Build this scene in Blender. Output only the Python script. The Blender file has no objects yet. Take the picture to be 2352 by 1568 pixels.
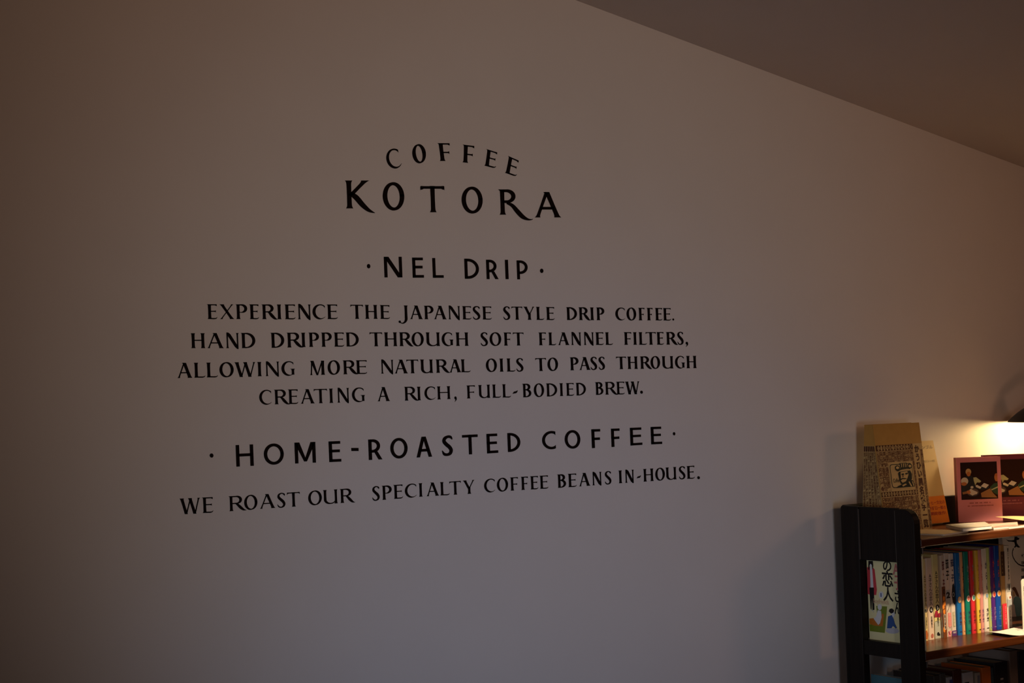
import bpy, bmesh, math, random
from mathutils import Vector, Matrix

random.seed(7)
S = bpy.context.scene
COL = S.collection
ZO = 1.40            # eye height above the floor; every z below is written relative to the eye
WALL_Y = 2.652
R = math.radians

# ------------------------------------------------------------------ camera
cam = bpy.data.cameras.new('camera'); cam_ob = bpy.data.objects.new('camera', cam); COL.objects.link(cam_ob)
yaw, pitch, roll = R(35.0746), R(2.12768), R(-1.84114)
fwd = Vector((math.sin(yaw)*math.cos(pitch), math.cos(yaw)*math.cos(pitch), math.sin(pitch)))
rgt = Vector((math.cos(yaw), -math.sin(yaw), 0)); up = rgt.cross(fwd)
r2 = rgt*math.cos(roll) + up*math.sin(roll); u2 = up*math.cos(roll) - rgt*math.sin(roll)
cam_ob.matrix_world = Matrix(((r2.x,u2.x,-fwd.x,0),(r2.y,u2.y,-fwd.y,0),(r2.z,u2.z,-fwd.z,ZO),(0,0,0,1)))
cam.sensor_width = 36.0; cam.lens = 3767.6/2352*36; cam.clip_start = .05; cam.clip_end = 50
S.camera = cam_ob

# ------------------------------------------------------------------ view, world and large lights
S.view_settings.view_transform = 'Standard'; S.view_settings.look = 'None'
S.view_settings.gamma = 1; S.view_settings.use_curve_mapping = False; S.view_settings.exposure = 0.0
S.cycles.use_denoising = True
S.cycles.max_bounces = 8; S.cycles.diffuse_bounces = 5

w = bpy.data.worlds.new('room_ambience'); S.world = w; w.use_nodes = True
w.node_tree.nodes['Background'].inputs[0].default_value = (0.0045, 0.0020, 0.0022, 1)
w.node_tree.nodes['Background'].inputs[1].default_value = 1.0

def lamp_spot(name, loc, target, power, colour, angle, blend, radius):
    l = bpy.data.lights.new(name, 'SPOT'); l.energy = power; l.color = colour
    l.spot_size = R(angle); l.spot_blend = blend; l.shadow_soft_size = radius
    o = bpy.data.objects.new(name, l); COL.objects.link(o); o.location = (loc[0], loc[1], loc[2]+ZO)
    d = Vector((target[0]-loc[0], target[1]-loc[1], target[2]-loc[2]))
    o.rotation_euler = d.to_track_quat('-Z', 'Y').to_euler(); return o
# added warm and cool fills shape the wall falloff; dim warm lamp at right
def rgb(r, g, b): m = max(r, g, b); return m, (r/m, g/m, b/m)
for n_, loc_, tgt_, (p_, c_), ang_, rad_ in (
        ('warm_fill', (.6, -1.2, .3), (2.001, WALL_Y, .455), rgb(76, 45.6, 31), 48.7, .25),  # unseen warm fill added behind the viewer
        ('low_cool_fill', (.6, -1.0, -.8), (1.95, WALL_Y, -.493), rgb(0, 16, 44), 28.0, .25),  # cool fill added low behind the viewer for the bottom of the wall
        ('side_lamp', (3.84, 1.33, .32), (2.958, WALL_Y, -.376), rgb(6.3, 3.1, 1.8), 114.8, .15),
        ('cool_fill', (.3, -1.4, -.4), (1.979, WALL_Y, -.08), rgb(46, 53.5, 58), 33.2, .25),  # unseen cool spot added behind the viewer to lift the wall's middle
        # the spot lamp hanging in front of the shelf, right of the picture
        ('shelf_lamp', (3.05, 1.985, .235), (3.15, 2.36, -.56), rgb(66, 48, 29), 46, .011),
        # narrow cool spot added far left, along the wall, to brighten the end panel
        ('panel_fill', (-1.6, 1.9, -.3), (2.80, 2.50, -.44), rgb(84, 87, 97), 10.2, .30)):
    lamp_spot(n_, loc_, tgt_, p_, c_, ang_, .30 if n_ == 'shelf_lamp' else 1.0, rad_)

# ------------------------------------------------------------------ materials
MATS = {}
def mat(name, col, rough=.6, spec=.3, metal=0, bump=0, bscale=200, var=0, vscale=20, emit=None, estr=0, wood=False):
    if name in MATS: return MATS[name]
    m = bpy.data.materials.new(name); m.use_nodes = True; nt = m.node_tree; b = nt.nodes['Principled BSDF']
    b.inputs['Base Color'].default_value = (*col, 1); b.inputs['Roughness'].default_value = rough
    b.inputs['Specular IOR Level'].default_value = spec; b.inputs['Metallic'].default_value = metal
    tc = nt.nodes.new('ShaderNodeTexCoord')
    if var or wood:
        n = nt.nodes.new('ShaderNodeTexNoise'); n.inputs['Scale'].default_value = vscale; n.inputs['Detail'].default_value = 6
        if wood:
            mp = nt.nodes.new('ShaderNodeMapping'); mp.inputs['Scale'].default_value = wood
            nt.links.new(tc.outputs['Object'], mp.inputs[0]); nt.links.new(mp.outputs[0], n.inputs['Vector'])
        else: nt.links.new(tc.outputs['Object'], n.inputs['Vector'])
        r = nt.nodes.new('ShaderNodeValToRGB'); r.color_ramp.elements[0].position = .3; r.color_ramp.elements[1].position = .7
        k0, k1 = 1-var, 1+var
        r.color_ramp.elements[0].color = (*[min(1, c*k0) for c in col], 1); r.color_ramp.elements[1].color = (*[min(1, c*k1) for c in col], 1)
        nt.links.new(n.outputs[0], r.inputs[0]); nt.links.new(r.outputs[0], b.inputs['Base Color'])
    if bump:
        n2 = nt.nodes.new('ShaderNodeTexNoise'); n2.inputs['Scale'].default_value = bscale; n2.inputs['Detail'].default_value = 4
        nt.links.new(tc.outputs['Object'], n2.inputs['Vector'])
        bp = nt.nodes.new('ShaderNodeBump'); bp.inputs['Strength'].default_value = bump; bp.inputs['Distance'].default_value = .001
        nt.links.new(n2.outputs[0], bp.inputs['Height']); nt.links.new(bp.outputs[0], b.inputs['Normal'])
    if emit: b.inputs['Emission Color'].default_value = (*emit, 1); b.inputs['Emission Strength'].default_value = estr
    MATS[name] = m; return m

plaster = mat('wall_paint', (.74, .72, .69), .85, .15, bump=.12, bscale=160, var=.015, vscale=6)
ceilpaint = mat('ceiling_paint', (.70, .64, .62), .9, .1, bump=.1, bscale=120, var=.015, vscale=5)
floorwood = mat('floor_wood', (.16, .09, .05), .5, .3, wood=(1, 14, 1), var=.3, vscale=3)
ink = mat('sign_paint', (.008, .0032, .0022), .75, .08)
walnut = mat('dark_walnut', (.0075, .0045, .003), .5, .18, wood=(60, 60, 3), var=.45, vscale=3)
shelfwood = mat('shelf_wood', (.070, .019, .005), .28, .5, wood=(3, 70, 70), var=.25, vscale=3)
highlight = mat('painted_highlight', (.075, .06, .052), .6, .3)  # pale tone standing in for light caught on the rounded groove edges
metal = mat('bracket_metal', (.45, .45, .45), .4, .5, metal=1)
paper = mat('white_paper', (.78, .74, .66), .75, .2)
paper_cream = mat('cream_paper', (.36, .32, .26), .75, .2)
pages = mat('page_edges', (.70, .62, .46), .85, .1, var=.06, vscale=300)
black = mat('print_black', (.012, .010, .010), .6, .2)
dullblack = mat('lamp_black', (.012, .009, .007), .42, .4)
shadewhite = mat('shade_lining', (.80, .76, .66), .6, .2)
kraft_pale = mat('kraft_print_ground', (.60, .42, .17), .65, .2, var=.05, vscale=60)
kraft = mat('kraft_cover', (.50, .275, .062), .65, .2, var=.05, vscale=60)
kraftprint = mat('kraft_print', (.075, .022, .010), .65, .2)
krafttext = mat('kraft_small_print', (.125, .042, .018), .65, .2)
emblem = mat('emblem_ink', (.016, .02, .015), .65, .2)
def flat(name, col, rough=.42, spec=.4): return mat(name, col, rough, spec)
white_ink = flat('print_white', (.78, .76, .72))

# ------------------------------------------------------------------ mesh helper: verts are in eye-relative world coordinates
class MB:
    def __init__(self): self.v = []; self.f = []; self.m = []; self.mats = []
    def mi(self, m):
        if m not in self.mats: self.mats.append(m)
        return self.mats.index(m)
    def poly(self, pts, m):
        i = len(self.v); self.v += [tuple(p) for p in pts]; self.f.append(tuple(range(i, i+len(pts)))); self.m.append(self.mi(m))
    def raw(self, vs, fs, m):
        i = len(self.v); k = self.mi(m); self.v += [tuple(p) for p in vs]
        for f in fs: self.f.append(tuple(a+i for a in f)); self.m.append(k)
    def bm(self, b, m, T=None):
        b.verts.ensure_lookup_table(); b.verts.index_update()
        self.raw([(T(v.co) if T else v.co) for v in b.verts], [[v.index for v in f.verts] for f in b.faces], m); b.free()
    def box(self, x0, x1, y0, y1, z0, z1, m, bev=0, T=None, seg=2):
        b = bmesh.new(); bmesh.ops.create_cube(b, size=1)
        for v in b.verts: v.co = Vector(((x0+x1)/2+v.co.x*(x1-x0), (y0+y1)/2+v.co.y*(y1-y0), (z0+z1)/2+v.co.z*(z1-z0)))
        if bev: bmesh.ops.bevel(b, geom=b.edges[:], offset=bev, segments=seg, profile=.5, affect='EDGES')
        self.bm(b, m, T)
    def prism(self, poly, d, m, bev=0):
        # poly: list of 3D points (planar), extruded by vector d
        b = bmesh.new(); d = Vector(d)
        a = [b.verts.new(Vector(p)) for p in poly]; c = [b.verts.new(Vector(p)+d) for p in poly]; n = len(a)
        b.faces.new(a[::-1]); b.faces.new(c)
        for i in range(n): b.faces.new((a[i], a[(i+1) % n], c[(i+1) % n], c[i]))
        bmesh.ops.recalc_face_normals(b, faces=b.faces[:])
        if bev:
            es = [e for e in b.edges if (e.verts[0] in a) == (e.verts[1] in a)]
            bmesh.ops.bevel(b, geom=es, offset=bev, segments=2, profile=.5, affect='EDGES')
        self.bm(b, m)
    def tube(self, pts, rad, m, n=12):
        pts = [Vector(p) for p in pts]; rings = []
        for i, p in enumerate(pts):
            t = (pts[min(i+1, len(pts)-1)]-pts[max(i-1, 0)]).normalized()
            a = t.orthogonal().normalized(); c = t.cross(a)
            rr = rad[i] if isinstance(rad, (list, tuple)) else rad
            rings.append([p+(a*math.cos(2*math.pi*k/n)+c*math.sin(2*math.pi*k/n))*rr for k in range(n)])
        i0 = [v for r_ in rings for v in r_]; fs = []
        for i in range(len(pts)-1):
            for k in range(n): fs.append((i*n+k, i*n+(k+1) % n, (i+1)*n+(k+1) % n, (i+1)*n+k))
        fs.append(tuple(range(n))[::-1]); fs.append(tuple((len(pts)-1)*n+k for k in range(n)))
        self.raw(i0, fs, m)
    def lathe(self, prof, m, T, n=40):
        vs = []; fs = []
        for r_, z in prof:
            for k in range(n): vs.append(T(Vector((r_*math.cos(2*math.pi*k/n), r_*math.sin(2*math.pi*k/n), z))))
        for i in range(len(prof)-1):
            for k in range(n): fs.append((i*n+k, i*n+(k+1) % n, (i+1)*n+(k+1) % n, (i+1)*n+k))
        self.raw(vs, fs, m)

def link(name, mb, parent=None, smooth=False, kind=None):
    me = bpy.data.meshes.new(name)
    if parent is not None:
        p = parent; off = Vector((0, 0, 0))
        while p is not None: off += p.location; p = p.parent
        off -= Vector((0, 0, ZO)); loc = None
    else:
        xs = [v[0] for v in mb.v]; ys = [v[1] for v in mb.v]; zs = [v[2] for v in mb.v]
        off = Vector(((min(xs)+max(xs))/2, (min(ys)+max(ys))/2, min(zs))); loc = off+Vector((0, 0, ZO))
    me.from_pydata([(v[0]-off.x, v[1]-off.y, v[2]-off.z) for v in mb.v], [], mb.f)
    for m in mb.mats: me.materials.append(m)
    me.polygons.foreach_set('material_index', mb.m)
    if smooth: me.polygons.foreach_set('use_smooth', [True]*len(me.polygons))
    me.update()
    o = bpy.data.objects.new(name, me); COL.objects.link(o)
    if parent is not None: o.parent = parent
    else: o.location = loc
    if kind: o['kind'] = kind
    return o

def thing(name, label, cat, loc, group=None):
    o = bpy.data.objects.new(name, None); COL.objects.link(o); o.empty_display_size = .05
    o.location = (loc[0], loc[1], loc[2]+ZO); o['label'] = label; o['category'] = cat
    if group: o['group'] = group
    return o
def tag(o, label, cat, group=None):
    o['label'] = label; o['category'] = cat
    if group: o['group'] = group
    return o

class Frame:
    """a flat face: origin, unit right, unit up and unit outward vectors"""
    def __init__(self, o, u, v): self.o = Vector(o); self.u = Vector(u).normalized(); self.v = Vector(v).normalized(); self.n = self.u.cross(self.v)
    def __call__(self, a, b, c=0): return self.o+self.u*a+self.v*b+self.n*c

# ------------------------------------------------------------------ print: glyph outlines taken from the built-in font
_T = {}
def text_mesh(body, bold=0, line=1.0):
    k = (body, bold, line)
    if k in _T: return _T[k]
    c = bpy.data.curves.new('t', 'FONT'); c.body = body; c.align_x = 'CENTER'; c.space_line = line; c.offset = bold; c.resolution_u = 3
    o = bpy.data.objects.new('t', c); COL.objects.link(o)
    me = bpy.data.meshes.new_from_object(o.evaluated_get(bpy.context.evaluated_depsgraph_get()))
    vs = [(v.co.x, v.co.y) for v in me.vertices]; fs = [tuple(p.vertices) for p in me.polygons]
    bpy.data.objects.remove(o); bpy.data.curves.remove(c); bpy.data.meshes.remove(me)
    xs = [v[0] for v in vs]; ys = [v[1] for v in vs]
    x0, x1, y0, y1 = min(xs), max(xs), min(ys), max(ys)
    _T[k] = ([((x-x0)/(x1-x0), (y-y0)/(y1-y0)) for x, y in vs], fs, (x1-x0)/(y1-y0)); return _T[k]
def write(mb, fr, body, u0, v0, u1, v1, m, off=.00035, bold=0, vertical=False, line=1.0):
    if vertical: body = '\n'.join(body)
    vs, fs, _ = text_mesh(body, bold, line)
    mb.raw([fr(u0+x*(u1-u0), v0+y*(v1-v0), off) for x, y in vs], fs, m)
def shape(mb, fr, pts, m, off=.0003): mb.poly([fr(a, b, off) for a, b in pts], m)
def disc(mb, fr, cu, cv, ru, rv, m, off=.0004, n=24):
    shape(mb, fr, [(cu+ru*math.cos(2*math.pi*k/n), cv+rv*math.sin(2*math.pi*k/n)) for k in range(n)], m, off)
def line2(mb, fr, pts, wd, m, off=.0004):
    for (a, b), (c, d) in zip(pts, pts[1:]):
        l = math.hypot(c-a, d-b) or 1; nx, ny = -(d-b)/l*wd/2, (c-a)/l*wd/2
        shape(mb, fr, [(a+nx, b+ny), (a-nx, b-ny), (c-nx, d-ny), (c+nx, d+ny)], m, off)
LETTERING=[
("coffee","arch",[
 [("C",0.689,1590.4,1845.7,1619.6,1853.6,1610.3,1889.3,1581.3,1881.3),("O",0.741,1645.7,1860.7,1676.4,1866.2,1671.9,1901.3,1641.1,1895.6),("F",0.665,1705.4,1869.7,1732.9,1871.3,1728.9,1905.8,1701.5,1904),("F",0.645,1757.7,1870.2,1784.2,1869.2,1786.7,1904,1760.2,1905.1),("E",0.702,1808.8,1866.5,1836.1,1862.8,1840.8,1894.7,1815.7,1899.6),("E",0.709,1857.6,1855.1,1885.6,1849,1892.4,1881.4,1867.4,1889.2)],
]),
("kotora","big",[
 [("K",1.036,1495.6,1769.1,1557.5,1771.7,1557,1824.3,1495,1821.1),("O",0.789,1575.4,1769.3,1623.1,1771.2,1622.6,1823.6,1574.8,1821.2),("T",0.917,1659.5,1768.6,1714.3,1770.8,1713.8,1821.7,1659,1819),("O",0.813,1752.9,1770.6,1802.7,1772.6,1802.2,1824,1752.4,1821.5),("Q",1.31,1841.6,1771.1,1922.3,1774.2,1921.9,1825.1,1841.2,1821.2),("A",1.034,1927.1,1768.9,1992.9,1771.5,1992.6,1823.2,1926.7,1820)],
]),
("nel","sans",[
 [(".",0.796,1536.6,1658.4,1544.2,1658.6,1544.1,1667,1536.5,1666.8)],
 [("N",0.872,1573.9,1642.2,1613.5,1642.9,1613.1,1682.2,1573.5,1681.2),("E",0.56,1636.1,1642.7,1661.5,1643.2,1661.1,1681.8,1635.8,1681.2),("L",0.549,1681.4,1643.3,1706.3,1643.7,1705.9,1682.1,1681,1681.5)],
 [("D",0.718,1754.7,1642.7,1788.7,1643.2,1788.3,1682.8,1754.4,1682),("R",0.622,1805.9,1642.9,1834.7,1643.4,1834.4,1681.9,1805.6,1681.2),("I",0.164,1851,1643.6,1858.7,1643.7,1858.4,1682.3,1850.7,1682.1),("P",0.574,1879.2,1643.7,1905.9,1644.2,1905.7,1682.2,1878.9,1681.6)],
 [(".",0.796,1935.7,1657.3,1944.6,1657.5,1944.5,1666.5,1935.7,1666.3)],
]),
("experience","serif",[
 [("E",0.65,1212.8,1562.9,1231.1,1562.9,1230.7,1589,1212.4,1588.9),("X",0.977,1236.1,1562.9,1263.9,1563,1263.5,1589.1,1235.8,1589),("P",0.769,1267.5,1563,1289.6,1563,1289.2,1589.3,1267.2,1589.2),("E",0.616,1293.9,1563,1311.8,1563,1311.4,1589.4,1293.6,1589.3),("R",1.053,1318.1,1563,1349,1563,1348.6,1589.6,1317.8,1589.4),("I",0.316,1347.8,1563,1357.1,1563,1356.8,1589.7,1347.5,1589.6),("E",0.707,1363.6,1563,1384.7,1563,1384.3,1589.9,1363.3,1589.7),("N",0.873,1390.1,1563,1416.4,1563.2,1416.1,1590.1,1389.8,1589.9),("C",0.845,1419.8,1563.3,1445.4,1563.5,1445.1,1590.4,1419.5,1590.2),("E",0.712,1450,1563.5,1471.6,1563.7,1471.3,1590.5,1449.7,1590.4)],
 [("T",0.894,1499.1,1564,1526,1564.2,1525.7,1590.4,1498.8,1590.4),("H",0.894,1529.8,1564.2,1556.7,1564.2,1556.4,1590.3,1529.5,1590.4),("E",0.692,1562.3,1564.2,1583.2,1564.1,1582.9,1590.1,1562.1,1590.2)],
 [("J",0.71,1602,1564.1,1623.5,1564,1623.2,1589.9,1601.8,1590),("A",0.943,1627.5,1564,1656,1563.9,1655.8,1589.8,1627.2,1589.9),("P",0.704,1659.4,1563.9,1680.8,1563.9,1680.5,1589.7,1659.1,1589.7),("A",0.939,1681.1,1563.9,1709.8,1563.8,1709.5,1589.6,1680.9,1589.7),("N",0.872,1714.5,1563.8,1741.2,1563.8,1741,1589.5,1714.3,1589.6),("E",0.674,1746.5,1563.8,1767.2,1563.8,1767,1589.4,1746.3,1589.5),("S",0.571,1770.9,1563.8,1788.4,1563.7,1788.2,1589.3,1770.6,1589.4),("E",0.701,1793.3,1563.7,1815,1563.7,1814.7,1589.3,1793.1,1589.3)],
 [("S",0.516,1843.2,1563.6,1859.5,1563.6,1859.3,1589.5,1843,1589.4),("T",0.823,1863.1,1563.5,1889.3,1563.5,1889.2,1589.6,1862.9,1589.5),("Y",0.866,1891.8,1563.4,1919.7,1563.3,1919.5,1589.6,1891.6,1589.6),("L",0.601,1922.9,1563.3,1942.3,1563.3,1942.1,1589.4,1922.7,1589.5),("E",0.64,1947.7,1563.2,1968.3,1563.2,1968.2,1589.2,1947.5,1589.3)],
 [("D",0.831,1998.5,1563.2,2025.7,1563.2,2025.5,1589.3,1998.3,1589.3),("R",0.919,2030.1,1563.2,2060.4,1563.1,2060.2,1589.3,2029.9,1589.3),("I",0.341,2058.7,1563.1,2070,1563.1,2069.8,1589.3,2058.5,1589.3),("P",0.636,2075.5,1563.1,2096.6,1563.1,2096.5,1589.3,2075.4,1589.3)],
 [("C",0.751,2125.2,1563.1,2150.4,1563.1,2150.3,1589.3,2125,1589.3),("O",0.778,2154.8,1563,2181.1,1563,2181,1589.3,2154.7,1589.3),("F",0.497,2187,1563,2203.8,1563,2203.7,1589.3,2186.8,1589.3),("F",0.47,2210,1563,2226,1563,2225.9,1589.3,2209.9,1589.3),("E",0.569,2232.5,1563,2252,1563,2251.9,1589.3,2232.3,1589.3),("E",0.624,2254.4,1562.9,2275.9,1562.9,2275.8,1589.3,2254.3,1589.3),(".",0.9,2279.3,1562.8,2284.8,1562.8,2284.7,1567.4,2279.3,1567.4)],
]),
("hand","serif",[
 [("H",0.946,1180.5,1512.2,1207.1,1512,1206.7,1538.2,1180.1,1538.2),("A",1.088,1210.8,1512,1241.9,1511.7,1241.5,1538.3,1210.4,1538.3),("N",0.846,1246.9,1511.7,1271.6,1511.5,1271.2,1538.4,1246.5,1538.3),("D",0.933,1276.1,1511.5,1303.7,1511.5,1303.3,1538.5,1275.7,1538.4)],
 [("D",0.9,1334.2,1511.6,1361,1511.8,1360.7,1538.6,1333.8,1538.6),("R",1.104,1366.5,1511.9,1399.2,1512.5,1398.9,1538.7,1366.2,1538.7),("I",0.334,1394.8,1512.4,1404.6,1512.6,1404.3,1538.8,1394.4,1538.7),("P",0.723,1410.7,1512.7,1431.9,1512.8,1431.6,1538.8,1410.4,1538.8),("P",0.743,1436.5,1512.8,1458.3,1512.8,1458,1538.9,1436.2,1538.8),("E",0.7,1462.9,1512.8,1483.6,1512.9,1483.3,1538.9,1462.6,1538.9),("D",0.919,1487.5,1512.9,1514.9,1512.9,1514.6,1538.9,1487.2,1538.9)],
 [("T",0.904,1538.2,1512.9,1565.4,1512.9,1565.1,1539,1537.9,1539),("H",0.94,1569.4,1512.9,1597.9,1512.9,1597.6,1539,1569.1,1539),("R",1.015,1602.5,1512.9,1633.5,1512.8,1633.2,1538.9,1602.2,1539),("O",0.887,1629.6,1512.8,1656.8,1512.7,1656.5,1538.8,1629.3,1538.9),("U",1.052,1661.3,1512.7,1693.7,1512.5,1693.5,1538.7,1661,1538.8),("G",0.866,1697.1,1512.5,1724,1512.4,1723.7,1538.6,1696.8,1538.7),("H",0.95,1729.3,1512.4,1758.9,1512.4,1758.7,1538.5,1729,1538.6)],
 [("S",0.544,1787.4,1512.3,1804.4,1512.3,1804.2,1538.3,1787.2,1538.4),("O",0.891,1808.3,1512.3,1836.2,1512.3,1836,1538.2,1808,1538.3),("F",0.558,1842.2,1512.3,1859.8,1512.3,1859.6,1538.2,1842,1538.2),("T",0.822,1864.5,1512.3,1890.5,1512.3,1890.3,1538.1,1864.3,1538.2)],
 [("F",0.577,1927.3,1512.4,1945.6,1512.4,1945.4,1538.1,1927.1,1538.1),("L",0.588,1951.3,1512.4,1970.1,1512.4,1969.9,1538.1,1951.2,1538.1),("A",0.894,1975,1512.5,2003.6,1512.5,2003.4,1538.1,1974.8,1538.1),("N",0.779,2008.7,1512.5,2033.9,1512.4,2033.7,1538.1,2008.6,1538.1),("N",0.786,2041,1512.3,2066.6,1512.3,2066.5,1538.2,2040.9,1538.1),("E",0.631,2071.2,1512.3,2091.9,1512.2,2091.8,1538.2,2071,1538.2),("L",0.593,2096.5,1512.2,2116.1,1512.1,2116,1538.2,2096.3,1538.2)],
 [("F",0.586,2146.1,1512,2165.9,1512,2165.8,1538.3,2146,1538.3),("I",0.248,2171.2,1511.9,2179.6,1511.9,2179.5,1538.3,2171.1,1538.3),("L",0.631,2185.5,1511.9,2207.1,1511.8,2206.9,1538.3,2185.4,1538.3),("T",0.81,2204.5,1511.8,2232.4,1511.7,2232.3,1538.4,2204.3,1538.3),("E",0.559,2234.2,1511.7,2253.6,1511.7,2253.5,1538.4,2234.1,1538.4),("R",0.924,2260.4,1511.7,2292.9,1511.6,2292.8,1538.5,2260.3,1538.4),("S",0.472,2291.9,1511.6,2308.6,1511.5,2308.5,1538.5,2291.8,1538.5),(",",0.558,2313.1,1506.5,2321.4,1506.5,2321.3,1517.6,2313.1,1517.7)],
]),
("allowing","serif",[
 [("A",0.987,1153.5,1460.6,1181.2,1460.7,1180.8,1486.8,1153.2,1486.8),("L",0.744,1184.8,1460.7,1205.7,1460.8,1205.3,1486.7,1184.5,1486.8),("L",0.75,1208.3,1460.8,1229.3,1460.8,1229,1486.7,1207.9,1486.7),("O",0.978,1232.7,1460.8,1260.2,1460.9,1259.8,1486.7,1232.4,1486.7),("W",1.443,1262.3,1460.9,1302.8,1461,1302.5,1486.6,1261.9,1486.7),("I",0.292,1306.3,1461.1,1314.5,1461.1,1314.2,1486.6,1306,1486.6),("N",0.951,1322.4,1461.1,1349.4,1461.2,1349,1486.9,1322.1,1486.6),("G",0.939,1353.7,1461.2,1380.7,1461.3,1380.3,1487.2,1353.4,1486.9)],
 [("M",1.071,1410.9,1461.4,1442.3,1461.6,1441.9,1487.5,1410.6,1487.4),("O",0.887,1447.7,1461.6,1473.6,1461.8,1473.3,1487.4,1447.4,1487.5),("R",1.086,1480,1461.8,1511.6,1462,1511.3,1487.3,1479.7,1487.4),("E",0.79,1507.5,1461.9,1530.5,1461.9,1530.2,1487.3,1507.2,1487.3)],
 [("N",0.91,1560.8,1461.7,1587.8,1461.5,1587.6,1487.3,1560.5,1487.3),("A",0.965,1590,1461.5,1619.1,1461.2,1618.8,1487.2,1589.7,1487.3),("T",0.865,1616.6,1461.3,1643,1461.1,1642.7,1487.2,1616.3,1487.2),("U",0.955,1647.1,1461.1,1676.2,1461.2,1675.9,1486.9,1646.8,1487.2),("R",1.051,1682.4,1461.2,1714.1,1461.4,1713.8,1486.6,1682.1,1486.9),("A",0.893,1712.8,1461.4,1739.5,1461.5,1739.3,1486.4,1712.6,1486.7),("L",0.728,1739.5,1461.5,1761.3,1461.4,1761.1,1486.5,1739.3,1486.4)],
 [("O",0.85,1797.5,1461.3,1823.9,1461.2,1823.7,1486.9,1797.3,1486.7),("I",0.305,1829.9,1461.1,1839.5,1461.1,1839.3,1487,1829.7,1486.9),("L",0.65,1847.2,1461.1,1867.7,1461,1867.5,1486.9,1847,1487),("S",0.536,1870.5,1461,1887.5,1460.9,1887.3,1486.9,1870.3,1486.9)],
 [("T",0.831,1917,1460.9,1943.7,1460.9,1943.5,1486.9,1916.8,1486.8),("O",0.822,1946.8,1460.9,1973.4,1461,1973.2,1487.2,1946.6,1486.9)],
 [("P",0.665,2003.6,1461.2,2025.6,1461.3,2025.4,1487.6,2003.5,1487.5),("A",0.872,2026.7,1461.3,2055.6,1461.4,2055.4,1487.6,2026.5,1487.6),("S",0.497,2056.3,1461.4,2072.8,1461.5,2072.7,1487.6,2056.2,1487.6),("S",0.476,2077.3,1461.5,2093.1,1461.5,2093,1487.6,2077.2,1487.6)],
 [("T",0.796,2123.1,1461.6,2149.6,1461.7,2149.4,1487.6,2123,1487.6),("H",0.831,2152.9,1461.7,2180.7,1461.5,2180.6,1487.6,2152.8,1487.6),("R",0.945,2187.1,1461.5,2219,1461.3,2218.9,1487.5,2187,1487.5),("O",0.775,2215.1,1461.4,2241.4,1461.2,2241.3,1487.4,2214.9,1487.5),("U",0.942,2246.1,1461.2,2278.4,1461.1,2278.3,1487.3,2246,1487.4),("G",0.81,2282.4,1461,2310.4,1460.9,2310.3,1487.3,2282.3,1487.3),("H",0.84,2314.1,1460.9,2343.4,1460.8,2343.3,1487.2,2314,1487.3)],
]),
("creating","serif",[
 [("C",0.821,1308.3,1410.5,1331.9,1410.3,1331.5,1436.4,1307.9,1436.5),("R",1.048,1338.3,1410.3,1368.8,1410.1,1368.4,1436.4,1337.9,1436.4),("E",0.658,1366.2,1410.1,1385.5,1410,1385.1,1436.2,1365.8,1436.4),("A",0.973,1390.6,1410,1419.1,1409.9,1418.8,1435.9,1390.2,1436.2),("T",0.931,1418,1409.9,1445.4,1409.8,1445.1,1436,1417.6,1435.9),("I",0.27,1449.5,1409.8,1457.5,1409.9,1457.2,1436.2,1449.1,1436),("N",0.822,1466.4,1409.9,1491.2,1410,1490.9,1436.6,1466.1,1436.3),("G",0.906,1497,1410,1524.6,1410.1,1524.2,1436.6,1496.7,1436.6)],
 [("A",0.883,1551.1,1410.2,1578.1,1410.1,1577.8,1436.4,1550.9,1436.6)],
 [("R",1.027,1610.2,1409.9,1641.5,1409.8,1641.2,1435.7,1609.9,1436),("I",0.282,1638.1,1409.8,1646.6,1409.9,1646.3,1435.6,1637.8,1435.7),("C",0.803,1654.6,1410,1678.6,1410.2,1678.3,1435.3,1654.3,1435.5),("H",1.037,1683,1410.3,1713.6,1410.5,1713.4,1435.2,1682.8,1435.3),(",",0.5,1721.1,1404.5,1727.6,1404.3,1727.5,1415.2,1721,1415.4)],
 [("F",0.647,1750.8,1410.5,1770.4,1410.5,1770.2,1435.8,1750.6,1435.6),("U",0.915,1778,1410.5,1806.3,1410.5,1806.1,1436.3,1777.8,1435.9),("L",0.649,1810.8,1410.4,1831.2,1410.4,1831,1436.4,1810.6,1436.3),("L",0.647,1834.6,1410.4,1855.1,1410.1,1854.9,1436.3,1834.4,1436.4),("-",0.347,1859.4,1408.1,1871.8,1407.8,1871.6,1437.1,1859.2,1437.4),("B",0.655,1883.4,1409.5,1904.9,1409.4,1904.7,1436.2,1883.2,1436.3),("O",0.777,1911,1409.4,1936.5,1409.6,1936.3,1435.9,1910.8,1436.1),("D",0.845,1941.7,1409.6,1969.1,1409.8,1968.9,1435.7,1941.6,1435.9),("I",0.309,1974.6,1409.8,1984.5,1409.8,1984.4,1435.6,1974.4,1435.7),("E",0.615,1991.4,1409.9,2011.2,1409.9,2011,1435.5,1991.3,1435.6),("D",0.802,2016.2,1409.9,2042,1409.9,2041.9,1435.6,2016,1435.5)],
 [("B",0.633,2066.2,1409.9,2087.1,1409.8,2087,1435.9,2066,1435.9),("R",0.998,2091.6,1409.8,2124.9,1409.6,2124.7,1435.8,2091.4,1435.9),("E",0.636,2121.3,1409.6,2142.6,1409.5,2142.5,1435.7,2121.2,1435.8),("W",1.151,2144.7,1409.5,2183.5,1409.4,2183.4,1435.6,2144.6,1435.7),(".",0.889,2184.2,1409.6,2191.8,1409.4,2191.7,1416,2184.2,1416.2)],
]),
("home","sans2",[
 [(".",0.909,1210,1320.9,1217.4,1320.5,1217.3,1328.1,1209.9,1328.4)],
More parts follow.
